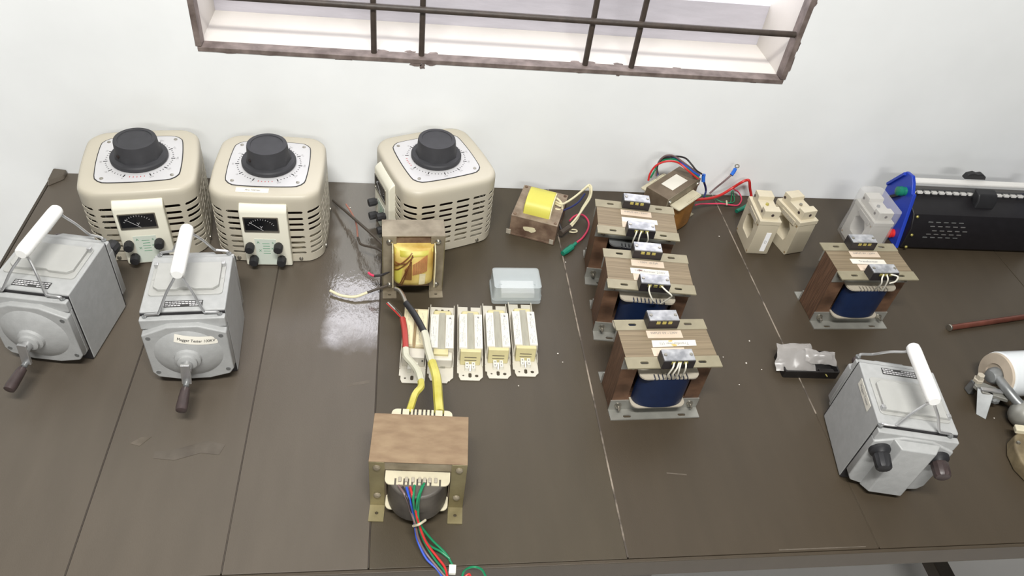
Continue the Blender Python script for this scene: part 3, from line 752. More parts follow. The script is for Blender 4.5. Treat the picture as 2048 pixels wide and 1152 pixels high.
MB().text('AC Variac', 0.0065, T(-0.018, -0.0838, 0.1583, -1, -2)).build('lettering', 'ink_grey', lb, smooth=0)

# ================================================================== hand-cranked insulation testers
MW, ML, MH = 0.0612, 0.0612, 0.1475
SH = [(-0.061, 0.118), (-0.022, 0.134), (0.022, 0.134), (0.061, 0.118), (0.061, 0.034), (0.054, 0.022), (0.022, 0.013), (-0.022, 0.013), (-0.054, 0.022), (-0.061, 0.034)]
def dome_y(x, z):
    r2 = x * x + (z - 0.075) ** 2
    a, h = 0.054, 0.014
    RR = (a * a + h * h) / (2 * h)
    return -0.0815 - max(0.0, math.sqrt(max(RR * RR - r2, 0)) - (RR - h))
def build_megger(label):
    t = thing('insulation_tester', label, 'insulation tester', (0, 0), 0, 'grey hand-cranked insulation testers')
    body = MB().box(-MW, MW, -ML, ML, 0.002, MH).build('body', 'megger_grey', t, bevel=0.0025)
    MB().box(-MW + 0.001, MW - 0.001, -ML - 0.0018, ML + 0.0018, 0.004, MH - 0.003).build('gasket', 'ink', t)
    # front shell with the crank
    fs = MB().prism([(x, z + 0.004 if z > 0.075 else z - 0.004) for x, z in SH], 'y', -ML - 0.0016, -ML - 0.009)
    fs.prism(SH, 'y', -ML - 0.008, -0.083)
    fs = fs.build('front_shell', 'megger_grey', t, bevel=0.0025)
    ups = MB().box(-MW, MW, -ML - 0.0125, -ML - 0.0016, 0.122, MH - 0.006).build('front_ledge', 'megger_grey', t, bevel=0.002)
    dm = MB(); n = 40; rg = 8; vs_ = []; fc = []
    for j in range(rg + 1):
        rr = 0.054 * j / rg
        for i in range(n):
            a = 2 * math.pi * i / n
            x, z = rr * math.cos(a), 0.075 + rr * math.sin(a)
            vs_.append((x, dome_y(x, z) + (0.001 if j == rg else 0), z))
    for j in range(rg):
        for i in range(n):
            k = (i + 1) % n; fc.append((j * n + i, j * n + k, (j + 1) * n + k, (j + 1) * n + i))
    dm.add(vs_, fc).build('front_dome', 'megger_grey', fs, weld=True, smooth=60)
    MB().lathe([(0.021, 0.0), (0.019, 0.007), (0.0145, 0.009), (0.0145, 0.013), (0.011, 0.0145)], (0, -0.091, 0.075), (0, -1, 0), 28).build('boss', 'megger_grey', fs)
    for x, z in ((-0.052, 0.112), (0.052, 0.112), (-0.052, 0.034), (0.052, 0.034)):
        MB().cyl((x, -0.082, z), (x, -0.0836, z), 0.0036, n=12).build('screw', 'steel_grey', fs)
    cr = MB().lathe([(0.008, 0), (0.008, 0.014)], (0, -0.104, 0.075), (0, -1, 0), 16).build('crank', 'chrome', t)
    MB().bar((0.0, -0.116, 0.086), (-0.003, -0.119, 0.046), 0.014, 0.005, (0, 1, 0)).build('crank_arm', 'chrome', cr, bevel=0.001)
    MB().lathe([(0.0045, 0), (0.0045, 0.008), (0.003, 0.009), (0.003, 0.014)], (-0.003, -0.119, 0.049), (-0.05, -1, -0.12), 14).build('crank_pin', 'steel_grey', cr)
    MB().lathe([(0.004, 0.010), (0.0065, 0.012), (0.0075, 0.022), (0.0085, 0.044), (0.0078, 0.050), (0.003, 0.052)], (-0.003, -0.119, 0.049), (-0.05, -1, -0.12), 18).build('crank_grip', 'crank_dark', cr)
    # rear shell with the two terminals
    rs = MB().prism([(x, z + 0.004 if z > 0.075 else z - 0.004) for x, z in SH], 'y', ML + 0.0016, ML + 0.016)
    rs = rs.build('rear_shell', 'megger_grey', t, bevel=0.0025)
    MB().hexa([(-0.036, 0.076, 0.010), (0.036, 0.076, 0.010), (0.036, 0.076, 0.134), (-0.036, 0.076, 0.134)],
              [(-0.026, 0.092, 0.014), (0.026, 0.092, 0.014), (0.026, 0.092, 0.130), (-0.026, 0.092, 0.130)]).build('rear_rib', 'megger_grey', rs, bevel=0.002)
    MB().box(-MW, MW, ML + 0.0016, ML + 0.0125, 0.122, MH - 0.006).build('rear_ledge', 'megger_grey', t, bevel=0.002)
    for x, m in ((0.0445, 'black_plastic'), (-0.0445, 'crank_dark')):
        tm = MB().lathe([(0.0165, 0), (0.0155, 0.005), (0.011, 0.008), (0.009, 0.012)], (x, 0.0765, 0.105), (0, 1, 0), 24).build('terminal', 'black_plastic', rs)
        MB().lathe([(0.0115, 0.010), (0.0125, 0.012), (0.0118, 0.030), (0.0100, 0.033), (0.004, 0.034)], (x, 0.0765, 0.105), (0, 1, -0.12), 24,
                   lambda a, j: 1 + 0.03 * math.cos(12 * a)).build('terminal_cap', m, tm, smooth=30)
    for i in range(3):
        MB().cyl((-0.030 - 0.0, 0.0772, 0.088) if i == 0 else (-0.030 - 0.005 * i, 0.0772, 0.088), (-0.030 - 0.005 * i, 0.0780, 0.088), 0.0016, n=10).build('small_hole', 'ink', rs)
    # top cover, clips and scale plate
    hp = MB().prism(rrect(-0.054, 0.054, -0.029, 0.044, 0.006), 'z', MH - 0.001, MH + 0.0022).build('cover_base', 'megger_grey_plate', t, bevel=0.0008)
    MB().prism([(-0.048, -0.014), (-0.040, -0.021), (-0.014, -0.021), (-0.008, -0.018), (0.008, -0.018), (0.014, -0.021), (0.040, -0.021), (0.048, -0.014), (0.048, 0.039), (-0.048, 0.039)], 'z', MH + 0.002, MH + 0.0075).build('cover', 'megger_grey_plate', hp, bevel=0.0012)
    for s in (-1, 1):
        MB().box(s * 0.050 - 0.003, s * 0.050 + 0.003, 0.032, 0.039, MH + 0.002, MH + 0.010).build('cover_clip', 'chrome', hp, bevel=0.001)
        MB().lathe([(0.0016, 0), (0.001, 0.001)], (s * 0.051, 0.006, MH + 0.002), (0, 0, 1), 10).build('rivet', 'megger_grey_plate', hp)
    npb = MB().box(-0.0275, 0.0275, -0.0535, -0.0405, MH - 0.001, MH + 0.0006).build('name_plate', 'name_plate', t)
    g = MB()
    rdm = random.Random(3)
    for r_ in range(3):
        x = -0.0262
        while x < 0.024:
            w = 0.0026 + 0.0022 * rdm.random()
            if not (r_ == 0 and abs(x) < 0.005):
                g.box(x, min(x + w, 0.0262), -0.0520 + r_ * 0.0038, -0.0500 + r_ * 0.0038, MH + 0.0006, MH + 0.0008)
            x += w + 0.0009
    g.build('name_plate_fields', 'dial_white', npb)
    # folding bail handle
    hd = MB().lathe([(0.0075, 0), (0.0098, 0.003), (0.0105, 0.012), (0.0105, 0.098), (0.0098, 0.107), (0.0075, 0.110)], (0, -0.043, 0.2035), (0, 1, 0.0), 24).build('handle', 'white_plastic', t)
    for sy, y0, yh in ((-1, -0.0655, -0.040), (1, 0.0725, 0.064)):
        for s in (-1, 1):
            MB().tube([(s * 0.052, y0, MH - 0.006), (s * 0.0505, y0 + 0.001 * sy, MH - 0.001), (s * 0.036, y0 + 0.002 * sy, MH + 0.001), (s * 0.031, y0 + 0.001 * sy, MH + 0.004),
                       (s * 0.019, (y0 + yh) / 2, 0.175), (s * 0.007, yh, 0.192), (s * 0.0045, yh, 0.199), (s * 0.0042, yh - 0.01 * sy, 0.2035)], 0.0021, 8, 5).build('bail_wire', 'chrome', hd)
            MB().lathe([(0.0042, 0), (0.0042, 0.003)], (s * 0.053, y0, MH - 0.0075), (0, 0, 1), 12).build('bail_lug', 'steel_grey', hd)
    return t
m1 = build_megger('grey insulation tester with crank at the left edge of the table, no paper label')
m2 = copy_tree(m1); m2['label'] = 'grey insulation tester with crank and a paper label on its round front'
m3 = copy_tree(m1); m3['label'] = 'grey insulation tester at lower right, showing two dark terminal knobs'
place(m1, -0.5466, 0.9296, -8.49); place(m2, -0.3308, 0.891, 3.9); place(m3, 0.7798, 0.6571, 168.99)
for ch in m3.children:
    if ch.name.startswith('handle'): ch.location = (0.005, -0.009, 0.003)
def curved_label(parent, s, cx, cz, w, h, ang, size):
    lb = MB(); n = 12; vs_ = []; fs = []
    c, sn = math.cos(R(ang)), math.sin(R(ang))
    for j in range(4):
        for i in range(n + 1):
            u, v = -w / 2 + w * i / n, -h / 2 + h * j / 3
            x, z = cx + c * u - sn * v, cz + sn * u + c * v
            vs_.append((x, dome_y(x, z) - 0.0007, z))
    for j in range(3):
        for i in range(n): fs.append((j * (n + 1) + i, j * (n + 1) + i + 1, (j + 1) * (n + 1) + i + 1, (j + 1) * (n + 1) + i))
    o = lb.add(vs_, fs).build('paper_label', 'paper', parent)
    def wp(q): return Vector((q.x, dome_y(q.x, q.z) - 0.0016, q.z))
    MB().text(s, size, T(cx, 0, cz, 0, 90, -ang), wp).build('lettering', 'ink', o, smooth=0)
curved_label([c for c in m2.children if c.name.startswith('front_shell')][0], 'Megger Tester 100KV', 0.0165, 0.1095, 0.062, 0.0130, -12, 0.0060)
lb = MB().box(MW + 0.0002, MW + 0.0008, -0.030, 0.026, 0.128, 0.142).build('paper_label', 'paper', m3)
MB().text('Megger Tester', 0.0072, Matrix.Translation((MW + 0.001, -0.002, 0.135)) @ Matrix.Rotation(R(90), 4, 'Z') @ Matrix.Rotation(R(90), 4, 'X')).build('lettering', 'ink_grey', lb, smooth=0)

# ================================================================== EI transformers on angle brackets
def coil_plan(hw, d, n=10, p=2.6):
    """half-oval bulge pointing to -y, closed at y=0"""
    out = []
    for i in range(2 * n + 1):
        a = math.pi * i / (2 * n)
        c, s = math.cos(a), math.sin(a)
        out.append((-hw * math.copysign(abs(c) ** (2 / p), c), -d * s ** (2 / p)))
    return out
def comb_plan(hw, d, teeth, tw, td, r=0.012, y1=0.0):
    """bobbin flange outline with slits in its front edge"""
    out = [(hw, y1), (-hw, y1)]
    for k in range(5):
        a = R(180 + 90 * k / 4); out.append((-hw + r + r * math.cos(a), -d + r + r * math.sin(a)))
    for x in teeth:
        out += [(x - tw / 2, -d), (x - tw / 2, -d + td), (x + tw / 2, -d + td), (x + tw / 2, -d)]
    for k in range(5):
        a = R(270 + 90 * k / 4); out.append((hw - r + r * math.cos(a), -d + r + r * math.sin(a)))
    return out
def mirror_y(poly): return [(x, -y) for x, y in poly][::-1]
def core(L, D, H, yoke, leg, z0=0.0):
    """E-I lamination stack seen along y: outer frame with two windows"""
    h = L / 2; ww = (L - 2 * leg - 2 * leg) / 2
    w1 = [(-h + leg, z0 + yoke), (-leg, z0 + yoke), (-leg, H - yoke), (-h + leg, H - yoke)]
    w2 = [(leg, z0 + yoke), (h - leg, z0 + yoke), (h - leg, H - yoke), (leg, H - yoke)]
    return MB().plate([(-h, z0), (h, z0), (h, H), (-h, H)], [w1, w2], 'y', -D / 2, D / 2)

BL, BD, BF, BH = 0.1563, 0.058, 0.052, 0.1348
def terminal_block(parent, yc, xc=0.0, wires=()):
    w, d, h, z = 0.0525, 0.024, 0.018, BH
    b = MB().box(xc - w / 2, xc + w / 2, yc - d / 2, yc + d / 2, z, z + h).build('terminal_block', 'block_black', parent, bevel=0.0008)
    MB().box(xc - w / 2 + 0.001, xc + w / 2 - 0.001, yc - d / 2 + 0.0005, yc + d / 2 - 0.0005, z + h, z + h + 0.0025).build('cover', 'block_cover', b, bevel=0.0007)
    for i in range(3):
        x = xc - 0.010 + 0.010 * i
        MB().box(x - 0.0034, x + 0.0034, yc - d / 2 - 0.0012, yc - d / 2 + 0.001, z + h - 0.006, z + h - 0.0005).build('clamp', 'brass', b, bevel=0.0005)
    for s in (-1, 1):
        MB().lathe([(0.003, 0), (0.0026, 0.0012)], (xc + s * 0.021, yc, z + h + 0.0024), (0, 0, 1), 12).build('cover_screw', 'screw_metal', b)
    return b
def build_blue(label, coilmat='coil_blue'):
    t = thing(coilmat.split('_')[1] + '_coil_transformer', label, 'transformer', (0, 0), 0, 'open transformers with terminal blocks')
    core(BL - 0.004, BD, BH - 0.001, 0.027, 0.026, 0.001).build('core', 'lamination_side', t)
    MB().box(-BL / 2 + 0.002, BL / 2 - 0.002, -BD / 2 + 0.0005, BD / 2 - 0.0005, BH - 0.0012, BH - 0.0002).build('core_top', 'lamination', t)
    for s in (-1, 1):
        pl = coil_plan(0.0445, 0.026)
        fl = comb_plan(0.050, 0.024, [-0.026 + 0.0068 * k for k in range(9)], 0.0024, 0.011)
        pl = [(x, y - BD / 2 + 0.004) for x, y in pl]; fl = [(x, y - BD / 2 + 0.002) for x, y in fl]
        fb = [(x, y - BD / 2 + 0.002) for x, y in comb_plan(0.047, 0.022, [], 0, 0)]
        if s > 0: pl, fl, fb = mirror_y(pl), mirror_y(fl), mirror_y(fb)
        cl = MB().prism(pl, 'z', 0.030, 0.104).build('coil', coilmat, t, bevel=0.002)
        MB().plate(fl, [], 'z', 0.1035, 0.1065).build('bobbin_flange', 'bobbin_grey' if coilmat == 'coil_blue' else 'steel_grey', t)
        MB().plate(fb, [], 'z', 0.0275, 0.030).build('bobbin_flange', 'bobbin_grey', t)
        y0, y1 = s * BD / 2, s * BF
        # top angle: flat flange on top with slots, short web down the core
        sl = [oval(x, s * 0.041, 0.0135, 0.0055) for x in (-0.0485, 0.0475)]
        MB().plate([(-BL / 2, y0), (BL / 2, y0), (BL / 2, y1), (-BL / 2, y1)] if s > 0 else [(-BL / 2, y1), (BL / 2, y1), (BL / 2, y0), (-BL / 2, y0)], sl, 'z', BH - 0.0022, BH).build('top_angle', 'zinc', t)
        wb = MB().box(-BL / 2, BL / 2, min(y0, y0 + s * 0.002), max(y0, y0 + s * 0.002), BH - 0.027, BH - 0.002).build('top_web', 'zinc_bright', t)
        # bottom angle with feet
        sl = [oval(x, s * 0.0455, 0.0135, 0.0055) for x in (-0.0485, 0.0480)]
        MB().plate([(-BL / 2, y0), (BL / 2, y0), (BL / 2, y1), (-BL / 2, y1)] if s > 0 else [(-BL / 2, y1), (BL / 2, y1), (BL / 2, y0), (-BL / 2, y0)], sl, 'z', 0.0, 0.0022).build('foot_angle', 'zinc_bright', t)
        MB().box(-BL / 2, BL / 2, min(y0, y0 + s * 0.002), max(y0, y0 + s * 0.002), 0.002, 0.026).build('foot_web', 'zinc_bright', t)
        for x in (-0.0635, 0.0635):
            for z in (0.014, BH - 0.014):
                bo = MB().lathe([(0.0062, 0), (0.0062, 0.0012)], (x, y0 + s * 0.002, z), (0, s, 0), 16).build('washer', 'screw_metal', t)
                MB().lathe([(0.0046, 0.001), (0.0046, 0.005)], (x, y0 + s * 0.002, z), (0, s, 0), 6).build('nut', 'screw_metal', bo, smooth=0)
                MB().lathe([(0.0024, 0.004), (0.0022, 0.011)], (x, y0 + s * 0.002, z), (0, s, 0), 10).build('bolt', 'screw_metal', bo)
    terminal_block(t, 0.0425, 0.0)
    terminal_block(t, -0.0430, 0.0012)
    return t
def paper_strip(parent, pts, material, s=None, size=0.008, flip=False, pos=None, ang=0, ink='ink_grey'):
    z = BH + 0.0004
    o = MB().hexa([(x, y, z - 0.0003) for x, y in pts], [(x, y, z + 0.0002) for x, y in pts]).build('paper_label', material, parent)
    if s:
        MB().text(s, size, T(pos[0], pos[1], z + 0.0004, ang + (180 if flip else 0))).build('lettering', ink, o, smooth=0)
    return o
def looped_wires(parent, specs):
    for pts in specs:
        MB().tube(pts, 0.0014, 8, 5).build('lead_wire', 'white_wire', parent)
b3 = build_blue('open transformer with blue coil nearest the camera in the middle row of three')
b4 = copy_tree(b3); b4['label'] = 'open transformer with blue coil standing alone on the right, before the rheostat'
b2 = copy_tree(b3); b2['label'] = 'middle one of the three transformers standing in a row, blue coil, stained paper label'
b1 = build_blue('rearmost of the three transformers in a row, with a black coil', 'coil_black')
place(b3, 0.4247, 0.7792, 1.42); place(b4, 0.8775, 0.9898, 0.83); place(b2, 0.4339, 0.9508, -5.54); place(b1, 0.4441, 1.0965, -7.39)
def std_labels(b, mid, midtxt, flip, skew=0.0, top='INPUT 0V - 230V'):
    paper_strip(b, [(-0.0296, 0.0100), (0.0303, 0.0098), (0.0305, 0.0262), (-0.0292, 0.0265)], 'paper_pink', top, 0.0064, False, (0.0005, 0.0205), 0)
    paper_strip(b, [(-0.0296, -0.0280), (0.0250, -0.0280), (0.0250, -0.0112), (-0.0296, -0.0112)], 'paper_pink')
    m = paper_strip(b, [(x, y) for x, y in mid], 'paper', midtxt, 0.0075, flip, ((mid[0][0] + mid[2][0]) / 2, (mid[0][1] + mid[2][1]) / 2), skew)
    return m
l3 = std_labels(b3, [(-0.0266, -0.0095), (0.0478, -0.0075), (0.0492, 0.0047), (-0.0250, 0.0050)], 'Transformer (1)', True)
MB().prism(blot(0.010, -0.0062, 0.005, 0.0022, seed=5), 'z', BH + 0.0005, BH + 0.0009).build('brown_stain', 'amber_film', l3)
MB().prism(blot(0.006, 0.0030, 0.004, 0.0018, seed=6), 'z', BH + 0.0005, BH + 0.0009).build('brown_stain', 'amber_film', l3)
l2 = std_labels(b2, [(-0.0330, -0.0105), (0.0360, -0.0115), (0.0360, 0.0035), (-0.0330, 0.0040)], 'Transformer 230V', False, -1, ' - 230V  (0.5)A')
MB().prism(blot(-0.016, -0.001, 0.006, 0.0018, seed=8), 'z', BH + 0.0005, BH + 0.0009).build('brown_stain', 'rod_copper', l2)
std_labels(b1, [(-0.0290, -0.0110), (0.0400, -0.0110), (0.0400, 0.0030), (-0.0290, 0.0030)], None, False)
std_labels(b4, [(-0.0370, -0.0085), (0.0330, -0.0120), (0.0330, 0.0030), (-0.0370, 0.0050)], 'Transformer', False, -2)
zt = BH + 0.016
looped_wires(b3, [[(-0.008, -0.0552, zt), (-0.011, -0.062, zt - 0.004), (-0.013, -0.060, zt - 0.022), (-0.010, -0.053, 0.112)],
                  [(0.000, -0.0552, zt), (-0.004, -0.062, zt - 0.006), (-0.006, -0.061, zt - 0.022), (0.001, -0.053, 0.110)],
                  [(0.003, -0.0552, zt), (0.000, -0.0625, zt - 0.006), (0.002, -0.061, zt - 0.022), (0.005, -0.053, 0.110)],
                  [(0.011, -0.0552, zt), (0.010, -0.062, zt - 0.004), (0.012, -0.060, zt - 0.018), (0.016, -0.052, 0.112)]])
looped_wires(b1, [[(-0.008, -0.0552, zt), (-0.010, -0.062, zt - 0.004), (-0.011, -0.060, zt - 0.022), (-0.008, -0.053, 0.112)],
                  [(0.001, -0.0552, zt), (-0.002, -0.062, zt - 0.006), (-0.001, -0.061, zt - 0.022), (0.004, -0.053, 0.110)],
                  [(0.011, -0.0552, zt), (0.013, -0.062, zt - 0.004), (0.016, -0.060, zt - 0.018), (0.013, -0.052, 0.112)]])
looped_wires(b2, [[(-0.009, -0.0552, zt), (-0.010, -0.063, zt - 0.006), (-0.002, -0.068, zt - 0.02), (0.010, -0.058, 0.112), (0.012, -0.053, 0.108)],
                  [(0.011, -0.0552, zt), (0.018, -0.066, zt), (0.028, -0.070, zt - 0.006), (0.028, -0.066, zt - 0.016), (0.020, -0.056, 0.110)]])
looped_wires(b4, [[(-0.004, -0.0552, zt), (-0.010, -0.063, zt - 0.003), (-0.008, -0.066, zt - 0.014), (-0.001, -0.053, 0.110)],
                  [(0.010, -0.0552, zt), (0.018, -0.064, zt + 0.003), (0.017, -0.067, zt - 0.006), (0.010, -0.064, zt - 0.014)],
                  [(0.002, -0.0552, zt), (0.004, -0.063, zt - 0.008), (0.010, -0.058, 0.114), (0.011, -0.053, 0.108)]])

# ================================================================== large brown transformer at the front
def wire(parent, key, r, material, name='lead_wire', n=8, res=6):
    return MB().tube(local(parent, WIRES[key]), r, n, res).build(name, material, parent)
def build_big():
    t = thing('brown_transformer', 'large brown transformer at the front with a bundle of coloured wires', 'transformer', (0.0283, 0.6161), -3.89)
    L, D, H = 0.1346, 0.0806, 0.1148
    core(L - 0.003, D - 0.006, H - 0.001, 0.022, 0.022, 0.0).build('core', 'core_brown', t)
    MB().box(-L / 2, L / 2, -D / 2, D / 2, H - 0.0018, H).build('top_cover', 'rust_top', t, bevel=0.0006)
    for s in (-1, 1):
        ya, yb = s * (D / 2 - 0.003), s * D / 2
        for sx in (-1, 1):
            xa, xb = sorted((sx * L / 2, sx * (L / 2 - 0.0215)))
            st = MB().box(xa, xb, min(ya, yb), max(ya, yb), 0.0022, H - 0.002).build('strap', 'bracket_green', t, bevel=0.0004)
            fo = sorted((ya, s * (D / 2 + 0.026)))
            MB().plate([(xa, fo[0]), (xb, fo[0]), (xb, fo[1]), (xa, fo[1])], [oval((xa + xb) / 2, s * (D / 2 + 0.013), 0.005, 0.0046)], 'z', 0.0, 0.0022).build('foot', 'bracket_green', t)
            for z in (0.101, 0.030):
                MB().lathe([(0.0055, 0), (0.0052, 0.002), (0.003, 0.0035)], ((xa + xb) / 2, yb, z), (0, s, 0), 10).build('bolt', 'bracket_old', t)
        yk = sorted((ya, ya + s * 0.002))
        MB().box(-L / 2 + 0.0215, L / 2 - 0.0215, yk[0], yk[1], H - 0.020, H - 0.002).build('yoke_face', 'bracket_old', t)
        pl = [(x, y - D / 2 + 0.006) for x, y in coil_plan(0.0425, 0.044 if s < 0 else 0.034, p=2.05)]
        fl = [(x, y - D / 2 + 0.004) for x, y in comb_plan(0.0445, 0.0225 if s < 0 else 0.029, [-0.030, -0.018, -0.0125, -0.007, 0.0, 0.006, 0.012, 0.018, 0.031], 0.0026, 0.010, 0.008)]
        fb = [(x, y - D / 2 + 0.004) for x, y in comb_plan(0.0445, 0.0225, [], 0, 0, 0.008)]
        if s > 0: pl, fl, fb = mirror_y(pl), mirror_y(fl), mirror_y(fb)
        MB().prism(pl, 'z', 0.024, 0.088).build('coil', 'coil_dark', t, bevel=0.004, seg=3)
        MB().plate(fl, [], 'z', 0.0875 if s < 0 else 0.0915, 0.0895 if s < 0 else 0.0940).build('bobbin_flange', 'bobbin_cream', t)
        MB().plate(fb, [], 'z', 0.0225, 0.0245).build('bobbin_flange', 'bobbin_cream', t)
        for i, x in enumerate((-0.024, -0.015, -0.006, 0.003, 0.010, 0.017, 0.025)):
            MB().box(x - 0.0022, x + 0.0022, *sorted((s * (D / 2 + 0.008), s * (D / 2 + 0.015))), 0.0893, 0.0925).build('solder_tag', 'bobbin_grey', t, bevel=0.0008)
    wire(t, 'big_yellow_left', 0.0055, 'yellow_tape', 'taped_cable')
    wire(t, 'big_sleeve_left', 0.0062, 'clear_sleeve', 'clear_sleeve')
    wire(t, 'big_red', 0.0052, 'heat_red', 'red_sleeve')
    p = WIRES['big_strands']
    for k, m in enumerate(('wire_red', 'screw_metal', 'wire_dark')):
        q = [(x + 0.0022 * (k - 1) * (i > 0), y + 0.001 * (k - 1), z + 0.001 * k) for i, (x, y, z) in enumerate(p)]
        MB().tube(local(t, q), 0.0012, 6, 5).build('wire_strand', m, t)
    MB().tube(local(t, [p[2], p[3]]), 0.0026, 8, 4).build('bare_end', 'screw_metal', t)
    wire(t, 'big_yellow_right', 0.0075, 'yellow_tape', 'taped_cable')
    wire(t, 'big_sleeve_right', 0.0068, 'clear_sleeve', 'clear_sleeve')
    wire(t, 'big_black', 0.0058, 'heat_black', 'black_sleeve', n=12)
    wire(t, 'big_lug', 0.0036, 'screw_metal', 'cable_lug')
    for k, m in (('g1', 'wire_green'), ('g2', 'wire_green'), ('g3', 'wire_green'), ('red', 'wire_red'), ('blue', 'wire_blue'), ('brown', 'wire_brown'), ('black', 'wire_black')):
        wire(t, 'bundle_' + k, 0.0017, m)
    ti = local(t, WIRES['tie'])
    MB().tube(ti, 0.0018, 8, 6).build('cable_tie', 'bobbin_cream', t)
    tg = local(t, WIRES['tag'])
    MB().bar(tg[0], tg[1], 0.010, 0.006).build('wire_tag', 'clear_block', t, bevel=0.001)
    wire(t, 'loop_green', 0.0016, 'wire_green')
    wire(t, 'loop_red', 0.0016, 'wire_red')
    return t
build_big()

# ================================================================== transformer with the exposed copper coil
def build_coil_tr():
    t = thing('copper_coil_transformer', 'old transformer with exposed copper winding and yellow film, loose wires to its left', 'transformer', (0.0193, 1.0517), 2.21)
    L, D, H = 0.1119, 0.0466, 0.1374
    core(L - 0.006, D - 0.006, H - 0.002, 0.020, 0.019, 0.012).build('core', 'rusty', t)
    MB().box(-L / 2, L / 2, -D / 2, D / 2, H - 0.002, H).build('top_cover', 'bracket_old', t, bevel=0.0008)
    for s in (-1, 1):
        for sx in (-1, 1):
            xa, xb = sorted((sx * L / 2, sx * (L / 2 - 0.0255)))
            ya, yb = sorted((s * (D / 2 - 0.003), s * D / 2))
            MB().box(xa, xb, ya, yb, 0.002, H - 0.002).build('strap', 'bracket_old', t, bevel=0.0005)
            xo = sorted((sx * (L / 2 - 0.0015), sx * L / 2))
            MB().box(xo[0], xo[1], -D / 2, D / 2, 0.010, H - 0.002).build('side_cover', 'bracket_green', t) if s < 0 else None
            fo = sorted((s * (D / 2 - 0.003), s * (D / 2 + 0.018)))
            MB().plate([(xa, fo[0]), (xb, fo[0]), (xb, fo[1]), (xa, fo[1])], [oval((xa + xb) / 2, s * (D / 2 + 0.009), 0.006, 0.004)], 'z', 0.0, 0.002).build('foot', 'bracket_old', t)
            for z in (0.1245, 0.020):
                MB().lathe([(0.0058, 0), (0.0054, 0.002), (0.003, 0.004)], ((xa + xb) / 2, s * D / 2, z), (0, s, 0), 10).build('bolt', 'screw_metal', t)
    for s in (-1, 1):
        pl = [(x, y - D / 2 + 0.006) for x, y in coil_plan(0.0365, 0.032, p=3.0)]
        if s > 0: pl = mirror_y(pl)
        # winding with a rounded profile: stacked slices
        cl = MB(); n = len(pl); Z = [0.036, 0.040, 0.050, 0.075, 0.100, 0.113, 0.119]; K = [0.80, 0.93, 1.0, 1.04, 1.02, 0.93, 0.75]
        vs_ = [(x, s * (abs(y) - (D / 2 - 0.006)) * k + s * (D / 2 - 0.006), z) for z, k in zip(Z, K) for x, y in pl]
        fs = [(j * n + i, j * n + (i + 1) % n, (j + 1) * n + (i + 1) % n, (j + 1) * n + i) for j in range(len(Z) - 1) for i in range(n)]
        fs += [tuple(range(n - 1, -1, -1)), tuple((len(Z) - 1) * n + i for i in range(n))]
        cl = cl.add(vs_, fs).build('coil', 'amber_film', t, smooth=60)
        for sx in (-1, 1):
            fl = MB().prism([(s * (D / 2 - 0.004), 0.032), (s * (D / 2 + 0.026), 0.036), (s * (D / 2 + 0.030), 0.076), (s * (D / 2 + 0.024), 0.118), (s * (D / 2 - 0.004), 0.122)], 'x', sx * 0.0375 - 0.0008, sx * 0.0375 + 0.0008)
            fl.build('bobbin_cheek', 'paper_yellowed', t)
        if s < 0:
            def sf(x, z, out=0.0008):
                for q in range(len(Z) - 1):
                    if Z[q] <= z <= Z[q + 1]:
                        k_ = K[q] + (K[q + 1] - K[q]) * (z - Z[q]) / (Z[q + 1] - Z[q]); break
                else:
                    k_ = 0.8
                return (x, -(D / 2 - 0.006 + 0.032 * k_ * (1 - min(abs(x) / 0.0366, 1) ** 3) ** (1 / 3)) - out, z)
            def line(x0, z0, x1, z1, r, m, n_=7, out=0.0006, nm='binding_thread'):
                MB().tube([sf(x0 + (x1 - x0) * u / n_, z0 + (z1 - z0) * u / n_, out) for u in range(n_ + 1)], r, 6, 2).build(nm, m, cl)
            def patch(poly, m, nm, out):
                # quad patch following the winding
                (xa, za), (xb, zb), (xc, zc), (xd, zd) = poly; n_ = 6; vs2 = []; fs2 = []
                for jj in range(n_ + 1):
                    for ii in range(n_ + 1):
                        u, v = ii / n_, jj / n_
                        vs2.append(sf((xa * (1 - u) + xb * u) * (1 - v) + (xd * (1 - u) + xc * u) * v, (za * (1 - u) + zb * u) * (1 - v) + (zd * (1 - u) + zc * u) * v, out))
                for jj in range(n_):
                    for ii in range(n_): fs2.append((jj * (n_ + 1) + ii, jj * (n_ + 1) + ii + 1, (jj + 1) * (n_ + 1) + ii + 1, (jj + 1) * (n_ + 1) + ii))
                MB().add(vs2, fs2).build(nm, m, cl)
            for q in range(14):       # bare turns showing through the torn film
                x = -0.002 + 0.0019 * q
                line(x, 0.112 - 0.0014 * (13 - q), x, 0.068 + 0.0006 * q, 0.00072, 'copper_wire', nm='bare_turn')
            for q in range(7):
                x = -0.016 + 0.0019 * q
                line(x, 0.082 + 0.003 * q, x, 0.056, 0.00072, 'copper_dark', nm='bare_turn')
            for p4 in ((-0.034, 0.083, -0.004, 0.117), (-0.034, 0.072, -0.002, 0.112), (-0.033, 0.092, -0.012, 0.098), (-0.022, 0.040, -0.003, 0.114), (-0.026, 0.040, -0.013, 0.084)):
                line(*p4, 0.0010, 'copper_dark', out=0.0022)
            patch([(0.009, 0.044), (0.020, 0.044), (0.021, 0.072), (0.010, 0.073)], 'paper_yellowed', 'paper_scrap', 0.0022)
            patch([(-0.0345, 0.045), (-0.024, 0.043), (-0.019, 0.092), (-0.0345, 0.072)], 'yellow_coil', 'yellow_film', 0.0010)
            patch([(-0.034, 0.108), (0.034, 0.112), (0.034, 0.1185), (-0.034, 0.1185)], 'yellow_tape', 'yellow_film', 0.0010)
    wire(t, 'coil_dark', 0.0028, 'wire_dark')
    wire(t, 'coil_grey', 0.0024, 'wire_dark')
    wire(t, 'coil_pink', 0.0018, 'wire_copper')
    wire(t, 'coil_black_short', 0.0022, 'wire_black')
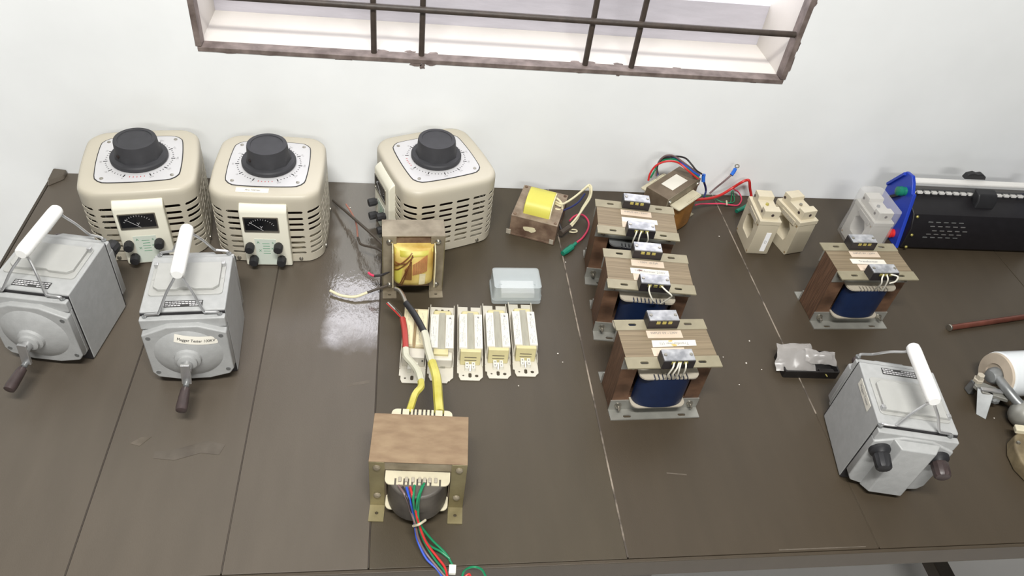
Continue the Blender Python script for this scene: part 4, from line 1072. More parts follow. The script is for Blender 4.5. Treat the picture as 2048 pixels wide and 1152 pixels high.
    wire(t, 'coil_red_tip', 0.0023, 'wire_pink')
    wire(t, 'coil_black_low', 0.0024, 'wire_dark')
    wire(t, 'coil_cream', 0.0026, 'wire_cream')
    return t
build_coil_tr()

# ================================================================== rusty transformer with the yellow coil
def build_rust():
    t = thing('yellow_coil_transformer', 'rusty transformer lying flat with a bright yellow coil and white leads', 'transformer', (0.2866, 1.2432), -20.15)
    X, Y, H = 0.0489, 0.057, 0.0507
    MB().plate([(-X, -Y), (X, -Y), (X, Y), (-X, Y)], [[(-0.0285, -0.040), (-0.016, -0.040), (-0.016, 0.022), (-0.0285, 0.022)], [(0.016, -0.040), (0.0285, -0.040), (0.0285, 0.022), (0.016, 0.022)]],
               'z', 0.004, H - 0.001).build('core', 'rusty', t)
    MB().plate([(-X, -Y), (X, -Y), (X, Y), (-X, Y)], [[(-0.0285, -0.040), (-0.016, -0.040), (-0.016, 0.022), (-0.0285, 0.022)], [(0.016, -0.040), (0.0285, -0.040), (0.0285, 0.022), (0.016, 0.022)]],
               'z', H - 0.0012, H).build('core_top', 'rusty_top', t)
    prof = [(-0.0405, 0.030), (-0.0415, H + 0.004), (-0.038, H + 0.016), (-0.030, H + 0.024), (-0.016, H + 0.029), (0.004, H + 0.0305), (0.016, H + 0.029), (0.021, H + 0.024), (0.0225, H + 0.010), (0.0225, 0.030)]
    MB().prism(prof, 'x', -0.0285, 0.0275).build('coil', 'yellow_coil', t, bevel=0.002, smooth=50)
    MB().prism([(y * 0.96 - 0.0005, z - 0.001) for y, z in prof], 'x', 0.0268, 0.0292).build('coil_end', 'paper_yellowed', t)
    MB().prism([(y, 0.003 if z > 0.04 else z) for y, z in ((-0.038, 0.02), (-0.038, 0.05), (0.02, 0.05), (0.02, 0.02))], 'x', -0.027, 0.027).build('coil_underside', 'yellow_coil', t)
    for x0, x1 in ((-0.0555, -0.0455), (0.0375, 0.0465)):
        MB().hexa([(x0, -Y - 0.0008, 0.001), (x1, -Y - 0.0008, 0.001), (x1, -Y + 0.001, 0.001), (x0, -Y + 0.001, 0.001)],
                  [(x0, -Y - 0.0018, 0.014), (x1, -Y - 0.0018, 0.014), (x1, -Y - 0.0002, 0.014), (x0, -Y - 0.0002, 0.014)]).build('mounting_tab', 'bobbin_grey', t, bevel=0.0008)
    MB().prism(blot(-0.004, 0.026, 0.016, 0.009, 13, 4), 'y', -Y - 0.0006, -Y + 0.0004).build('paper_remnant', 'paper_yellowed', t)
    MB().box(-X, X, -Y - 0.0005, -Y + 0.003, 0.0, 0.005).build('bottom_strip', 'rusty', t, bevel=0.001)
    MB().box(-X, X, Y - 0.003, Y, 0.0, 0.005).build('bottom_strip', 'rusty', t, bevel=0.001)
    for x in (-0.043, 0.043):
        for y in (-0.050, 0.050):
            MB().lathe([(0.0035, 0), (0.003, 0.002)], (x, y, H), (0, 0, 1), 8).build('bolt', 'rusty', t)
    for k in 'abcd':
        wire(t, 'rust_white_' + k, 0.0023, 'wire_cream')
    wire(t, 'rust_blue', 0.0021, 'wire_navy')
    wire(t, 'rust_red', 0.0021, 'wire_pink')
    wire(t, 'rust_dark', 0.003, 'wire_black')
    wire(t, 'rust_loop', 0.0015, 'wire_cream')
    MB().tube(local(t, WIRES['rust_sleeve']), 0.0065, 10, 5).build('dark_sleeve', 'wire_dark', t)
    cp = local(t, WIRES['rust_connector'])
    MB().tube(cp, lambda u: 0.0036 + (0.0028 if u > 0.35 else 0) - (0.001 if u > 0.9 else 0), 10, 6).build('green_connector', 'lug_green', t)
    return t
build_rust()

# ================================================================== brown transformer standing askew at the wall
def build_rear():
    t = thing('small_transformer', 'brown transformer standing askew at the wall with a white label and arching wires', 'transformer', (0.578, 1.279), 40.9)
    L, D, H = 0.126, 0.055, 0.095
    core(L, D, H - 0.001, 0.021, 0.021, 0.0).build('core', 'core_brown', t)
    MB().box(-L / 2, L / 2, -D / 2, D / 2, H - 0.0015, H).build('top_cover', 'core_brown', t, bevel=0.0005)
    MB().box(-0.028, 0.030, -0.015, 0.015, H, H + 0.0005).build('paper_label', 'paper', t)
    for s in (-1, 1):
        pl = [(x, y - D / 2 + 0.006) for x, y in coil_plan(0.040, 0.030, p=3.0)]
        fl = [(x, y - D / 2 + 0.004) for x, y in comb_plan(0.0445, 0.028, [-0.006 + 0.0055 * k for k in range(9)], 0.0016, 0.008, 0.004)]
        if s > 0: pl, fl = mirror_y(pl), mirror_y(fl)
        MB().prism(pl, 'z', 0.004, 0.069).build('coil', 'amber_coil', t, bevel=0.002)
        MB().plate(fl, [], 'z', 0.069, 0.0715).build('bobbin_flange', 'bobbin_cream', t)
        MB().box(-L / 2, L / 2, *sorted((s * D / 2, s * (D / 2 + 0.0012))), H - 0.018, H - 0.0005).build('yoke_strap', 'bracket_old', t)
        for sx in (-1, 1):
            MB().lathe([(0.005, 0), (0.004, 0.003)], (sx * 0.054, s * (D / 2 + 0.001), H - 0.011), (0, s, 0), 10).build('bolt', 'screw_metal', t)
            MB().box(*sorted((sx * 0.046, sx * 0.064)), *sorted((s * D / 2, s * (D / 2 + 0.012))), 0.0, 0.002).build('foot', 'zinc', t)
    for k, r, m in (('rear_red_arch', 0.0022, 'wire_red'), ('rear_black_arch', 0.002, 'wire_brown'), ('rear_dark_arch', 0.002, 'wire_black'), ('rear_blue_arch', 0.0021, 'wire_blue'), ('rear_green_arch', 0.002, 'wire_green'),
                    ('rear_blue_drop', 0.0024, 'wire_navy'), ('rear_grey', 0.0022, 'wire_brown'), ('rear_red_thick', 0.0032, 'wire_red'), ('rear_pink', 0.0017, 'wire_pink'),
                    ('rear_green_a', 0.0012, 'wire_green'), ('rear_green_b', 0.0012, 'wire_green')):
        wire(t, k, r, m)
    wire(t, 'rear_blue_lug', 0.0042, 'lug_blue', 'cable_lug')
    wire(t, 'rear_grey_lug', 0.0042, 'lug_blue', 'cable_lug')
    wire(t, 'rear_green_lug', 0.0048, 'lug_green', 'cable_lug')
    wire(t, 'rear_tie', 0.002, 'bobbin_cream', 'cable_tie')
    e = local(t, WIRES['rear_grey_lug'])[-1]
    ring = MB(); vs_ = []
    d = (Vector(e) - Vector(local(t, WIRES['rear_grey_lug'])[0])).normalized()
    c = Vector(e) + d * 0.0075
    u = d.cross(Vector((0, 0, 1))).normalized()
    pts = [c + (d * math.cos(R(a)) + u * math.sin(R(a))) * 0.0042 for a in range(0, 361, 30)]
    ring.tube(pts, 0.0014, 6, 2, smooth=False).build('ring_terminal', 'screw_metal', t)
    MB().lathe([(0.006, 0), (0.0055, 0.004), (0.003, 0.006)], (L / 2 - 0.004, -D / 2 + 0.012, H), (0.3, 0, 1), 12).build('wire_clip', 'bobbin_cream', t)
    return t
build_rear()

# ================================================================== five ballasts in a row
def ballast_base(t, holes_front=True, notch=True, holes_rear=False):
    w = 0.0222
    out = [(-w + 0.006, -0.0875), (w - 0.006, -0.0875), (w - 0.004, -0.084), (w, -0.080), (w, 0.0875)]
    if notch: out += [(0.003, 0.0875), (0.003, 0.078), (-0.003, 0.078), (-0.003, 0.0875)]
    out += [(-w, 0.0875), (-w, -0.072), (-w + 0.003, -0.073), (-w + 0.003, -0.080)]
    h = []
    if holes_front: h += [oval(0.0, -0.0765, 0.0055, 0.0105), oval(0.0115, -0.0775, 0.0062, 0.0060), oval(-0.0115, -0.0775, 0.0036, 0.0034)]
    if holes_rear: h += [oval(0.0, 0.078, 0.0050, 0.0085), oval(-0.011, 0.079, 0.0056, 0.0054), oval(0.0115, 0.080, 0.0034, 0.0026)]
    MB().plate(out, h, 'z', 0.0, 0.0014).build('base_plate', 'ballast_white', t)
    for s in (-1, 1):
        xs = sorted((s * w, s * (w - 0.0012)))
        MB().prism([(-0.058, 0.0014), (0.087, 0.0014), (0.087, 0.008), (0.060, 0.011), (-0.045, 0.011), (-0.058, 0.004)], 'x', xs[0], xs[1]).build('side_flange', 'ballast_white', t)
def label_print(parent, x0, x1, y0, y1, z, seed, mark=True):
    rd = random.Random(seed); p = MB()
    xc = (x0 + x1) / 2
    for k, x in enumerate((x0 + 0.0022, x0 + 0.0050, x0 + 0.0074, x0 + 0.0100)):
        y = y0 + 0.004
        while y < y1 - 0.006:
            l = 0.003 + 0.007 * rd.random()
            if rd.random() < 0.55: p.box(x - 0.0002, x + 0.0002 + 0.0002 * (k == 1), y, min(y + l, y1 - 0.004), z, z + 0.0002)
            y += l + 0.0016
    if mark: p.lathe([(0.0018, 0), (0.0018, 0.0002)], (xc, y1 - 0.008, z), (0, 0, 1), 12)
    p.build('label_print', 'ink_grey', parent)
def build_ballast(label):
    t = thing('ballast', label, 'ballast', (0, 0), 0, 'fluorescent ballasts in a row')
    ballast_base(t)
    z1 = 0.033
    MB().prism([(-0.0205, 0.0014), (0.0205, 0.0014), (0.0214, 0.020), (0.0205, z1 - 0.001), (0.0060, z1 - 0.001), (0.0056, z1 - 0.004), (-0.0056, z1 - 0.004), (-0.0060, z1 - 0.001), (-0.0205, z1 - 0.001), (-0.0214, 0.020)], 'y', -0.043, 0.040).build('core', 'ballast_white', t, bevel=0.0008)
    MB().box(-0.0054, 0.0054, -0.0432, 0.046, z1 - 0.005, z1 - 0.0035).build('groove', 'groove_grey', t)
    for k, (x0, x1) in enumerate(((-0.0204, -0.0066), (0.0066, 0.0204))):
        lb = MB().box(x0, x1, -0.042, 0.039, z1 - 0.001, z1).build('label_plate', 'ballast_label', t, bevel=0.0003)
        label_print(lb, x0, x1, -0.042, 0.039, z1 + 0.00005, 11 + k, k == 1)
    cf = MB().hexa([(-0.0175, -0.0545, 0.0014), (0.0175, -0.0545, 0.0014), (0.0175, -0.042, 0.0014), (-0.0175, -0.042, 0.0014)],
                   [(-0.0180, -0.0490, z1 - 0.002), (0.0180, -0.0490, z1 - 0.002), (0.0180, -0.042, z1 - 0.002), (-0.0180, -0.042, z1 - 0.002)]).build('coil_front', 'ballast_cream', t, bevel=0.0015)
    for z in (0.0125, 0.0185):
        y = -0.0545 + (z - 0.0014) / (z1 - 0.0034) * 0.0055
        MB().box(-0.0105, 0.0105, y - 0.0004, y + 0.001, z - 0.0006, z + 0.0006).build('slit', 'wire_dark', cf)
    MB().box(-0.0165, 0.0165, 0.039, 0.054, 0.0014, z1 - 0.006).build('coil_rear', 'ballast_cream', t, bevel=0.004)
    tb = MB()
    for s in (-1, 1):
        tb.box(s * 0.0055 - 0.0032, s * 0.0055 + 0.0032, -0.0685, -0.0535, 0.0014, 0.0105)
    tb.box(-0.004, 0.004, -0.060, -0.056, 0.0014, 0.007)
    tb = tb.build('terminal_block', 'clear_block', t, bevel=0.0006)
    for s in (-1, 1):
        for y in (-0.0585, -0.0655):
            MB().cyl((s * 0.0055, y, 0.0104), (s * 0.0055, y, 0.0108), 0.0014, n=10).build('terminal_screw', 'ink_grey', tb)
    MB().bar((0, -0.0600, 0.0085), (0, -0.0690, 0.003), 0.0016, 0.0012).build('clip', 'screw_metal', tb)
    return t
def bpose(o, x, y, rz): place(o, x, y, rz)
ba3 = build_ballast('white ballast in the middle of the row of five')
ba4 = copy_tree(ba3); ba4['label'] = 'white ballast second from the right in the row of five'
ba5 = copy_tree(ba3); ba5['label'] = 'rightmost white ballast of the row, before the clear plastic box'
bpose(ba3, 0.1213, 0.8995, -2.6); bpose(ba4, 0.1695, 0.9035, -1.9); bpose(ba5, 0.2183, 0.9078, -1.8)
def build_ballast_b():
    t = thing('ballast', 'white ballast second from the left, without a terminal block', 'ballast', (0.0707, 0.8985), -3.1, 'fluorescent ballasts in a row')
    ballast_base(t, False, False, True)
    MB().prism([(-0.012, -0.0876), (0.014, -0.0876), (0.012, -0.092), (-0.009, -0.092)], 'z', 0.0, 0.0014).build('base_tongue', 'ballast_white', t)
    z1 = 0.033
    MB().prism([(-0.0205, 0.0014), (0.0205, 0.0014), (0.0214, 0.020), (0.0205, z1 - 0.001), (0.0060, z1 - 0.001), (0.0056, z1 - 0.004), (-0.0056, z1 - 0.004), (-0.0060, z1 - 0.001), (-0.0205, z1 - 0.001), (-0.0214, 0.020)], 'y', -0.040, 0.040).build('core', 'ballast_white', t, bevel=0.0008)
    MB().box(-0.0054, 0.0054, -0.0402, 0.046, z1 - 0.005, z1 - 0.0035).build('groove', 'groove_grey', t)
    for k, (x0, x1) in enumerate(((-0.0204, -0.0066), (0.0066, 0.0204))):
        lb = MB().box(x0, x1, -0.041, 0.038, z1 - 0.001, z1).build('label_plate', 'ballast_label', t, bevel=0.0003)
        label_print(lb, x0, x1, -0.041, 0.038, z1 + 0.00005, 21 + k, k == 1)
    MB().box(-0.0195, 0.0195, -0.0600, -0.0405, 0.0014, 0.024).build('terminal_cover', 'ballast_white', t, bevel=0.003, seg=3)
    MB().box(-0.0135, 0.0120, -0.052, -0.0395, 0.020, z1 - 0.004).build('coil_front', 'ballast_cream', t, bevel=0.001)
    for x in (-0.010, 0.004):
        MB().box(x - 0.004, x + 0.004, -0.0606, -0.0595, 0.003, 0.007).build('slit', 'groove_grey', t)
    MB().box(-0.0165, 0.0165, 0.039, 0.056, 0.0014, z1 - 0.006).build('coil_rear', 'ballast_cream', t, bevel=0.004)
    return t
build_ballast_b()
def build_ballast_a():
    t = thing('ballast', 'yellowed ballast at the left end of the row, under the red sleeve', 'ballast', (0.0233, 0.8940), -3.4, 'fluorescent ballasts in a row')
    ballast_base(t, True, False, False)
    z1 = 0.031
    MB().prism([(-0.0205, 0.0014), (0.0205, 0.0014), (0.0210, z1 - 0.001), (0.0022, z1 - 0.001), (0.0018, z1 - 0.004), (-0.0018, z1 - 0.004), (-0.0022, z1 - 0.001), (-0.0210, z1 - 0.001)], 'y', -0.030, 0.060).build('core', 'ballast_old', t, bevel=0.0006)
    MB().box(-0.0018, 0.0018, -0.0302, 0.060, z1 - 0.0048, z1 - 0.0032).build('groove', 'groove_brown', t)
    for k, (x0, x1) in enumerate(((-0.0198, -0.0034), (0.0034, 0.0198))):
        lb = MB().box(x0, x1, -0.027, 0.056, z1 - 0.001, z1).build('label_plate', 'paper_yellowed', t, bevel=0.0003)
        label_print(lb, x0, x1, -0.027, 0.056, z1 + 0.00005, 31 + k, False)
    cv = MB().box(-0.0185, 0.0195, -0.052, -0.0305, 0.0014, 0.026).build('terminal_cover', 'ballast_white', t, bevel=0.0012)
    MB().cyl((0.0160, -0.0520, 0.018), (0.0160, -0.0526, 0.018), 0.0016, n=10).build('cover_hole', 'ink', cv)
    tb = MB()
    for s in (-1, 1):
        tb.box(s * 0.0055 - 0.0032, s * 0.0055 + 0.0032, -0.066, -0.0515, 0.0014, 0.0125)
    tb.build('terminal_block', 'clear_block', t, bevel=0.0006)
    MB().box(-0.018, 0.018, 0.059, 0.068, 0.0014, z1 - 0.010).build('coil_rear', 'ballast_old', t, bevel=0.003)
    return t
build_ballast_a()

# ================================================================== clear plastic box
def build_box():
    t = thing('plastic_box', 'small translucent plastic box behind the row of ballasts', 'plastic box', (0.2157, 1.0285), 0.64)
    w, d, h = 0.0464, 0.0292, 0.0401
    k = 0.97
    bt_, tp = rrect(-w, w, -d, d, 0.006), rrect(-w * k, w * k, -d * k, d * k, 0.006)
    def shell(z0, z1, a, b, th):
        n = len(a); mb = MB()
        ins = lambda p: (p[0] * (1 - th / w), p[1] * (1 - th / d))
        vs_ = [(*p, z0) for p in a] + [(*p, z1) for p in b] + [(*ins(p), z1 - th) for p in b] + [(*ins(p), z0) for p in a]
        fs = []
        for i in range(n):
            j = (i + 1) % n
            fs += [(i, j, n + j, n + i), (2 * n + i, 2 * n + j, 3 * n + j, 3 * n + i), (3 * n + i, 3 * n + j, j, i)]
        fs += [tuple(n + i for i in range(n)), tuple(2 * n + i for i in range(n - 1, -1, -1))]
        return mb.add(vs_, fs)
    shell(0.010, h, bt_, tp, 0.0014).build('lid', 'box_shell', t, smooth=40)
    MB().prism(rrect(-w - 0.0012, w + 0.0012, -d - 0.0012, d + 0.0012, 0.006), 'z', 0.0, 0.0095).build('tray', 'box_shell', t, bevel=0.001)
    for s in (-1, 1):
        MB().lathe([(0.002, 0), (0.0015, 0.0012)], (s * 0.032, -0.018, h), (0, 0, 1), 10).build('moulding_pip', 'box_shell', t)
    MB().box(w + 0.0008, w + 0.003, -0.018, 0.004, 0.004, 0.010).build('catch', 'box_shell', t, bevel=0.0008)
    c = MB().box(-0.030, 0.034, -0.024, 0.010, 0.0, 0.014).build('white_card_stack', 'card_white', None, bevel=0.001)
    c.location = (0.2157, 1.0285, TZ + 0.0098); c.rotation_euler = (0, 0, R(0.64))
    tag(c, 'white card stack inside the translucent plastic box', 'card')
build_box()

# ================================================================== moulded current transformers
def build_ct(label, pose, body='ct_cream', screw='brass', label_strip=False, hole_screw=True):
    t = thing('current_transformer', label, 'current transformer', (pose[0], pose[1]), pose[2], 'moulded current transformers')
    hx, hy, H = 0.0225, 0.0425, 0.0925
    win = [(-0.018, 0.0265), (0.016, 0.0265), (0.021, 0.036), (0.021, 0.060), (0.010, 0.071), (-0.012, 0.071), (-0.023, 0.060), (-0.023, 0.036)]
    MB().plate([(-hy + 0.004, 0.0), (hy - 0.004, 0.0), (hy, 0.006), (hy, H - 0.003), (-hy, H - 0.003), (-hy, 0.006)], [win], 'x', -hx, hx).build('body', body, t, bevel=0.0012)
    MB().plate([(-hy - 0.0008, 0.082), (hy + 0.0008, 0.082), (hy + 0.0008, H), (-hy - 0.0008, H)], [], 'x', -hx - 0.0012, hx + 0.0012).build('top_flange', body, t, bevel=0.0012)
    hb = MB().prism([(-0.0355, H - 0.001), (-0.0355, 0.1125), (-0.0345, 0.1135), (-0.0185, 0.1135), (-0.0175, 0.1065), (0.0115, 0.1065), (0.0125, 0.1155), (0.0355, 0.1155), (0.0355, H - 0.001)], 'x', -0.0172, 0.0172).build('terminal_housing', body, t, bevel=0.001)
    MB().lathe([(0.0036, 0), (0.0034, 0.0035), (0.0012, 0.0042)], (-0.002, -0.004, 0.1065), (0, 0, 1), 12).build('screw', screw, hb)
    for x, y, z, ax in ((0.002, -0.0355, 0.103, (0, -1, 0)), (-0.0172, -0.022, 0.103, (-1, 0, 0)), (-0.0172, 0.030, 0.104, (-1, 0, 0))):
        MB().lathe([(0.0032, 0), (0.0032, 0.0006)], (x, y, z), ax, 12).build('screw_hole', 'crank_dark', hb)
    lb = MB().box(-hx - 0.0022, -hx - 0.001, -0.030, 0.018, 0.0745, 0.0865).build('rating_plate', body, t, bevel=0.0004)
    rd = random.Random(int(pose[0] * 1000)); p = MB()
    for r_ in range(3):
        y = -0.027
        while y < 0.014:
            l = 0.002 + 0.005 * rd.random()
            p.box(-hx - 0.0025, -hx - 0.0021, y, y + l, 0.077 + 0.003 * r_, 0.0776 + 0.003 * r_); y += l + 0.0015
    p.build('rating_print', 'ink_grey', lb)
    for y, z in ((-0.037, 0.007), (0.037, 0.007), (-0.037, 0.078)):
        MB().cyl((-hx, y, z), (-hx - 0.0006, y, z), 0.0022, n=10).build('rivet', 'groove_brown', t)
    if label_strip:
        l2_ = MB().box(0.002, 0.0125, -hy - 0.0006, -hy + 0.0004, 0.012, 0.062).build('paper_label', 'card_white', t)
        MB().text('CT', 0.007, T(0.0072, -hy - 0.0008, 0.038, 0, 90, -90)).build('lettering', 'ink_grey', l2_, smooth=0)
    return t
build_ct('cream current transformer with a white paper strip on its front', (0.7583, 1.1982, -2.62), label_strip=True)
build_ct('cream current transformer without paper strip, right beside its twin', (0.8334, 1.2008, 13.36), screw='screw_metal')
build_ct('pale current transformer wrapped in a clear plastic bag', (1.0145, 1.2035, 1.0), 'ct_grey', 'steel_grey')
def crumple(verts, amp, seed):
    from mathutils import noise
    return [tuple(Vector(v) + noise.noise_vector(Vector(v) * 38 + Vector((seed, 0, 0))) * amp + noise.noise_vector(Vector(v) * 110 + Vector((0, seed, 0))) * amp * 0.35) for v in verts]
def bag():
    mb = MB(); n = 40
    rows = []
    # a loose sleeve around the block, gathered to a crumpled tail on its left
    Z = [0.003, 0.018, 0.040, 0.062, 0.082, 0.098, 0.112, 0.121]
    for z in Z:
        k = 1.0 if z < 0.1 else 1.0 - (z - 0.1) * 10
        rr = rrect(-0.030 - 0.0, 0.028, -0.050, 0.050, 0.012, 9)
        row = []
        for x, y in rr:
            tail = max(0.0, -x / 0.030) * max(0.0, 1 - abs(y + 0.012) / 0.05) * max(0.0, 1 - abs(z - 0.035) / 0.055) * 0.034
            row.append((x * (0.72 + 0.28 * k) - tail, y * (0.85 + 0.15 * k), z))
        rows.append(row)
    n = len(rows[0])
    vs_ = [p for r_ in rows for p in r_]
    fs = [(j * n + i, j * n + (i + 1) % n, (j + 1) * n + (i + 1) % n, (j + 1) * n + i) for j in range(len(Z) - 1) for i in range(n)]
    fs.append(tuple((len(Z) - 1) * n + i for i in range(n)))
    mb.add(crumple(vs_, 0.0042, 3.1), fs)
    o = mb.build('plastic_bag', 'bag_film', None, smooth=25)
    o.location = (1.0145, 1.2035, TZ + 0.001); o.rotation_euler = (0, 0, R(1))
    tag(o, 'clear plastic bag pulled over the pale current transformer beside the rheostat', 'plastic bag')
bag()

# ================================================================== rheostat
def build_rheo():
    t = thing('rheostat', 'black sliding rheostat with blue end plates at the right of the wall', 'rheostat', (1.272, 1.252), -0.8)
    # coordinates: x along the tube, y to the wall
    X0, X1 = -0.172, 0.165
    prof = [(-0.070, 0.006), (-0.068, 0.060), (-0.052, 0.088), (-0.018, 0.103), (0.012, 0.106), (0.050, 0.092), (0.064, 0.060), (0.066, 0.006)]
    slots = []
    cov = MB().prism(prof, 'x', X0 + 0.008, X1).build('cover', 'rheo_black', t, bevel=0.003)
    # glints off the front vent slots, put in as rows of bright strips
    for r_, (z, off) in enumerate(((0.074, 0.0), (0.066, 0.006), (0.057, 0.013), (0.047, 0.004), (0.038, 0.0))):
        for i in range(5):
            x = -0.125 + off + 0.0185 * i
            y = -0.068 + max(0, z - 0.060) * 0.57 - 0.0012 - (0.0006 if z < 0.06 else 0)
            MB().box(x, x + 0.011, y - 0.0004, y + 0.0012, z - 0.0011, z + 0.0011).build('vent_glint', 'aluminium' if 0 < r_ < 4 else 'steel_grey', cov, bevel=0.0003, seg=1)
    ep = [(-0.066, 0.0), (-0.036, 0.104), (-0.030, 0.124), (-0.024, 0.122), (-0.010, 0.140), (0.004, 0.150), (0.026, 0.146), (0.060, 0.092), (0.058, 0.060), (0.066, 0.0)]
    for xa, xb in ((X0, X0 + 0.009), (X1 - 0.001, X1 + 0.009)):
        e = MB().prism(ep, 'x', xa, xb).build('end_plate', 'rheo_blue', t, bevel=0.002)
        s = -1 if xa < 0 else 1
        xo = xa if s < 0 else xb
        MB().prism([(0.024, 0.145), (0.059, 0.091), (0.054, 0.087), (0.020, 0.139)], 'x', xo + s * 0.006, xo - s * 0.002).build('end_rim', 'rheo_blue', e, bevel=0.001)
        MB().lathe([(0.010, 0), (0.0095, 0.006), (0.011, 0.008), (0.010, 0.018), (0.004, 0.020)], (xo, -0.002, 0.112), (s, 0, 0), 20).build('terminal', 'lug_green' if s < 0 else 'black_plastic', e)
        MB().lathe([(0.010, 0), (0.0095, 0.006), (0.011, 0.008), (0.010, 0.018), (0.004, 0.020)], (xo, -0.036, 0.020), (s, 0, 0), 20).build('terminal', 'red_button', e)
        MB().bar((xo + s * 0.003, 0.004, 0.098), (xo + s * 0.003, 0.026, 0.076), 0.006, 0.006, (1, 0, 0)).build('terminal_clip', 'wire_black', e)
        for y, z in ((-0.050, 0.085), (-0.060, 0.045), (-0.064, 0.014)):
            MB().lathe([(0.0034, 0), (0.003, 0.002), (0.0015, 0.003)], ((X0 + 0.016) if s < 0 else X1 - 0.008, y - 0.0075 - (0.004 if z < 0.05 else 0), z), (0, -1, 0.2), 10).build('screw', 'brass', e)
    rl = MB().box(X0 + 0.009, X1, -0.004, 0.022, 0.122, 0.130).build('slide_rail', 'aluminium', t, bevel=0.0006)
    MB().box(X0 + 0.009, X1, 0.006, 0.022, 0.130, 0.133).build('rail_lip', 'rheo_white', rl)
    for i in range(17):
        x = X0 + 0.014 + 0.0178 * i
        MB().box(x, x + 0.012, -0.004, 0.006, 0.108, 0.1125).build('gap_dash', 'rheo_white', rl, bevel=0.0005, seg=1)  # white dashes added for the bright wall showing through the rail gap
    kb = MB().prism([(-0.034, 0.094), (-0.032, 0.114), (-0.024, 0.127), (-0.006, 0.131), (-0.006, 0.112), (-0.020, 0.098)], 'x', -0.012, 0.036).build('slider', 'black_plastic', t, bevel=0.004, seg=3)
    MB().prism([(-0.026, 0.134), (-0.022, 0.146), (-0.008, 0.150), (0.002, 0.147), (0.012, 0.149), (0.024, 0.142), (0.027, 0.134)], 'y', 0.023, 0.036).build('slider_grip', 'black_plastic', kb, bevel=0.002)
    return t
build_rheo()

# ================================================================== black tray with bagged parts
def build_tray():
    t = thing('black_tray', 'small black open tray beside the right-hand tester, holding plastic bags', 'tray', (0.742, 0.840), -2.0)
    w, d, h = 0.053, 0.026, 0.018
    MB().plate(rrect(-w, w, -d, d, 0.004), [rrect(-w + 0.003, w - 0.003, -d + 0.003, d - 0.003, 0.003)], 'z', 0.0, h).build('rim', 'tray_black', t, bevel=0.0008)
    MB().prism(rrect(-w + 0.001, w - 0.001, -d + 0.001, d - 0.001, 0.004), 'z', 0.0, 0.003).build('floor_panel', 'tray_black', t)
    MB().box(0.016, 0.044, -d + 0.003, -d + 0.012, 0.003, 0.015).build('inner_block', 'tray_black', t, bevel=0.001)
    MB().lathe([(0.0012, 0), (0.0012, 0.006)], (0.026, -d + 0.001, 0.012), (0.4, -1, -0.2), 8).build('bright_pin', 'brass', t)
    for s in (-1, 1):
        MB().box(s * 0.046 - 0.004, s * 0.046 + 0.004, d - 0.009, d - 0.003, 0.003, 0.017).build('corner_post', 'tray_black', t, bevel=0.001)
build_tray()
def sheet_bag(label, c, ang, w, d, h, seed, name='plastic_bag'):
    nx, ny = 16, 12
    mb = MB(); vs_ = []; fs = []
    for side in (1, 0):
        for j in range(ny + 1):
            for i in range(nx + 1):
                u, v = i / nx, j / ny
                x, y = (u - 0.5) * w, (v - 0.5) * d
                puff = (math.sin(math.pi * u) * math.sin(math.pi * v)) ** 0.6
                vs_.append((x, y, (h * puff if side else 0.0) + 0.006 * v + 0.003))
    n = (nx + 1) * (ny + 1)
    for s in (0, 1):
        for j in range(ny):
            for i in range(nx):
                a = s * n + j * (nx + 1) + i
                q = (a, a + 1, a + nx + 2, a + nx + 1)
                fs.append(q if s == 0 else q[::-1])
    mb.add(crumple(vs_, 0.0055, seed), fs)
    o = mb.build(name, 'bag_film_thick', None, smooth=22)
    o.location = (c[0], c[1], TZ + c[2]); o.rotation_euler = (R(c[3]), R(c[4]), R(ang))
    return tag(o, label, 'plastic bag', 'plastic bags in the black tray')
sheet_bag('large crumpled plastic bag heaped in the black tray', (0.716, 0.846, 0.018, 20, 0), -4, 0.074, 0.054, 0.009, 1.7)
sheet_bag('small plastic bag lying over the right end of the black tray', (0.760, 0.838, 0.027, 18, -4), -12, 0.056, 0.026, 0.006, 8.3)

# ================================================================== copper rod
rod = thing('copper_rod', 'thin copper rod with a silver tip lying at the right edge', 'rod', (1.0885, 0.9372), 9.7)
MB().cyl((0.004, 0, 0.0062), (0.42, 0, 0.0062), 0.0058, n=16).build('shaft', 'rod_copper', rod)
MB().lathe([(0.0062, 0), (0.0070, 0.0008), (0.0070, 0.0028), (0.0062, 0.0034), (0.0062, 0.0042)], (0, 0, 0.0070), (1, 0, 0), 20).build('tip_collar', 'screw_metal', rod)
rod.location.z = TZ

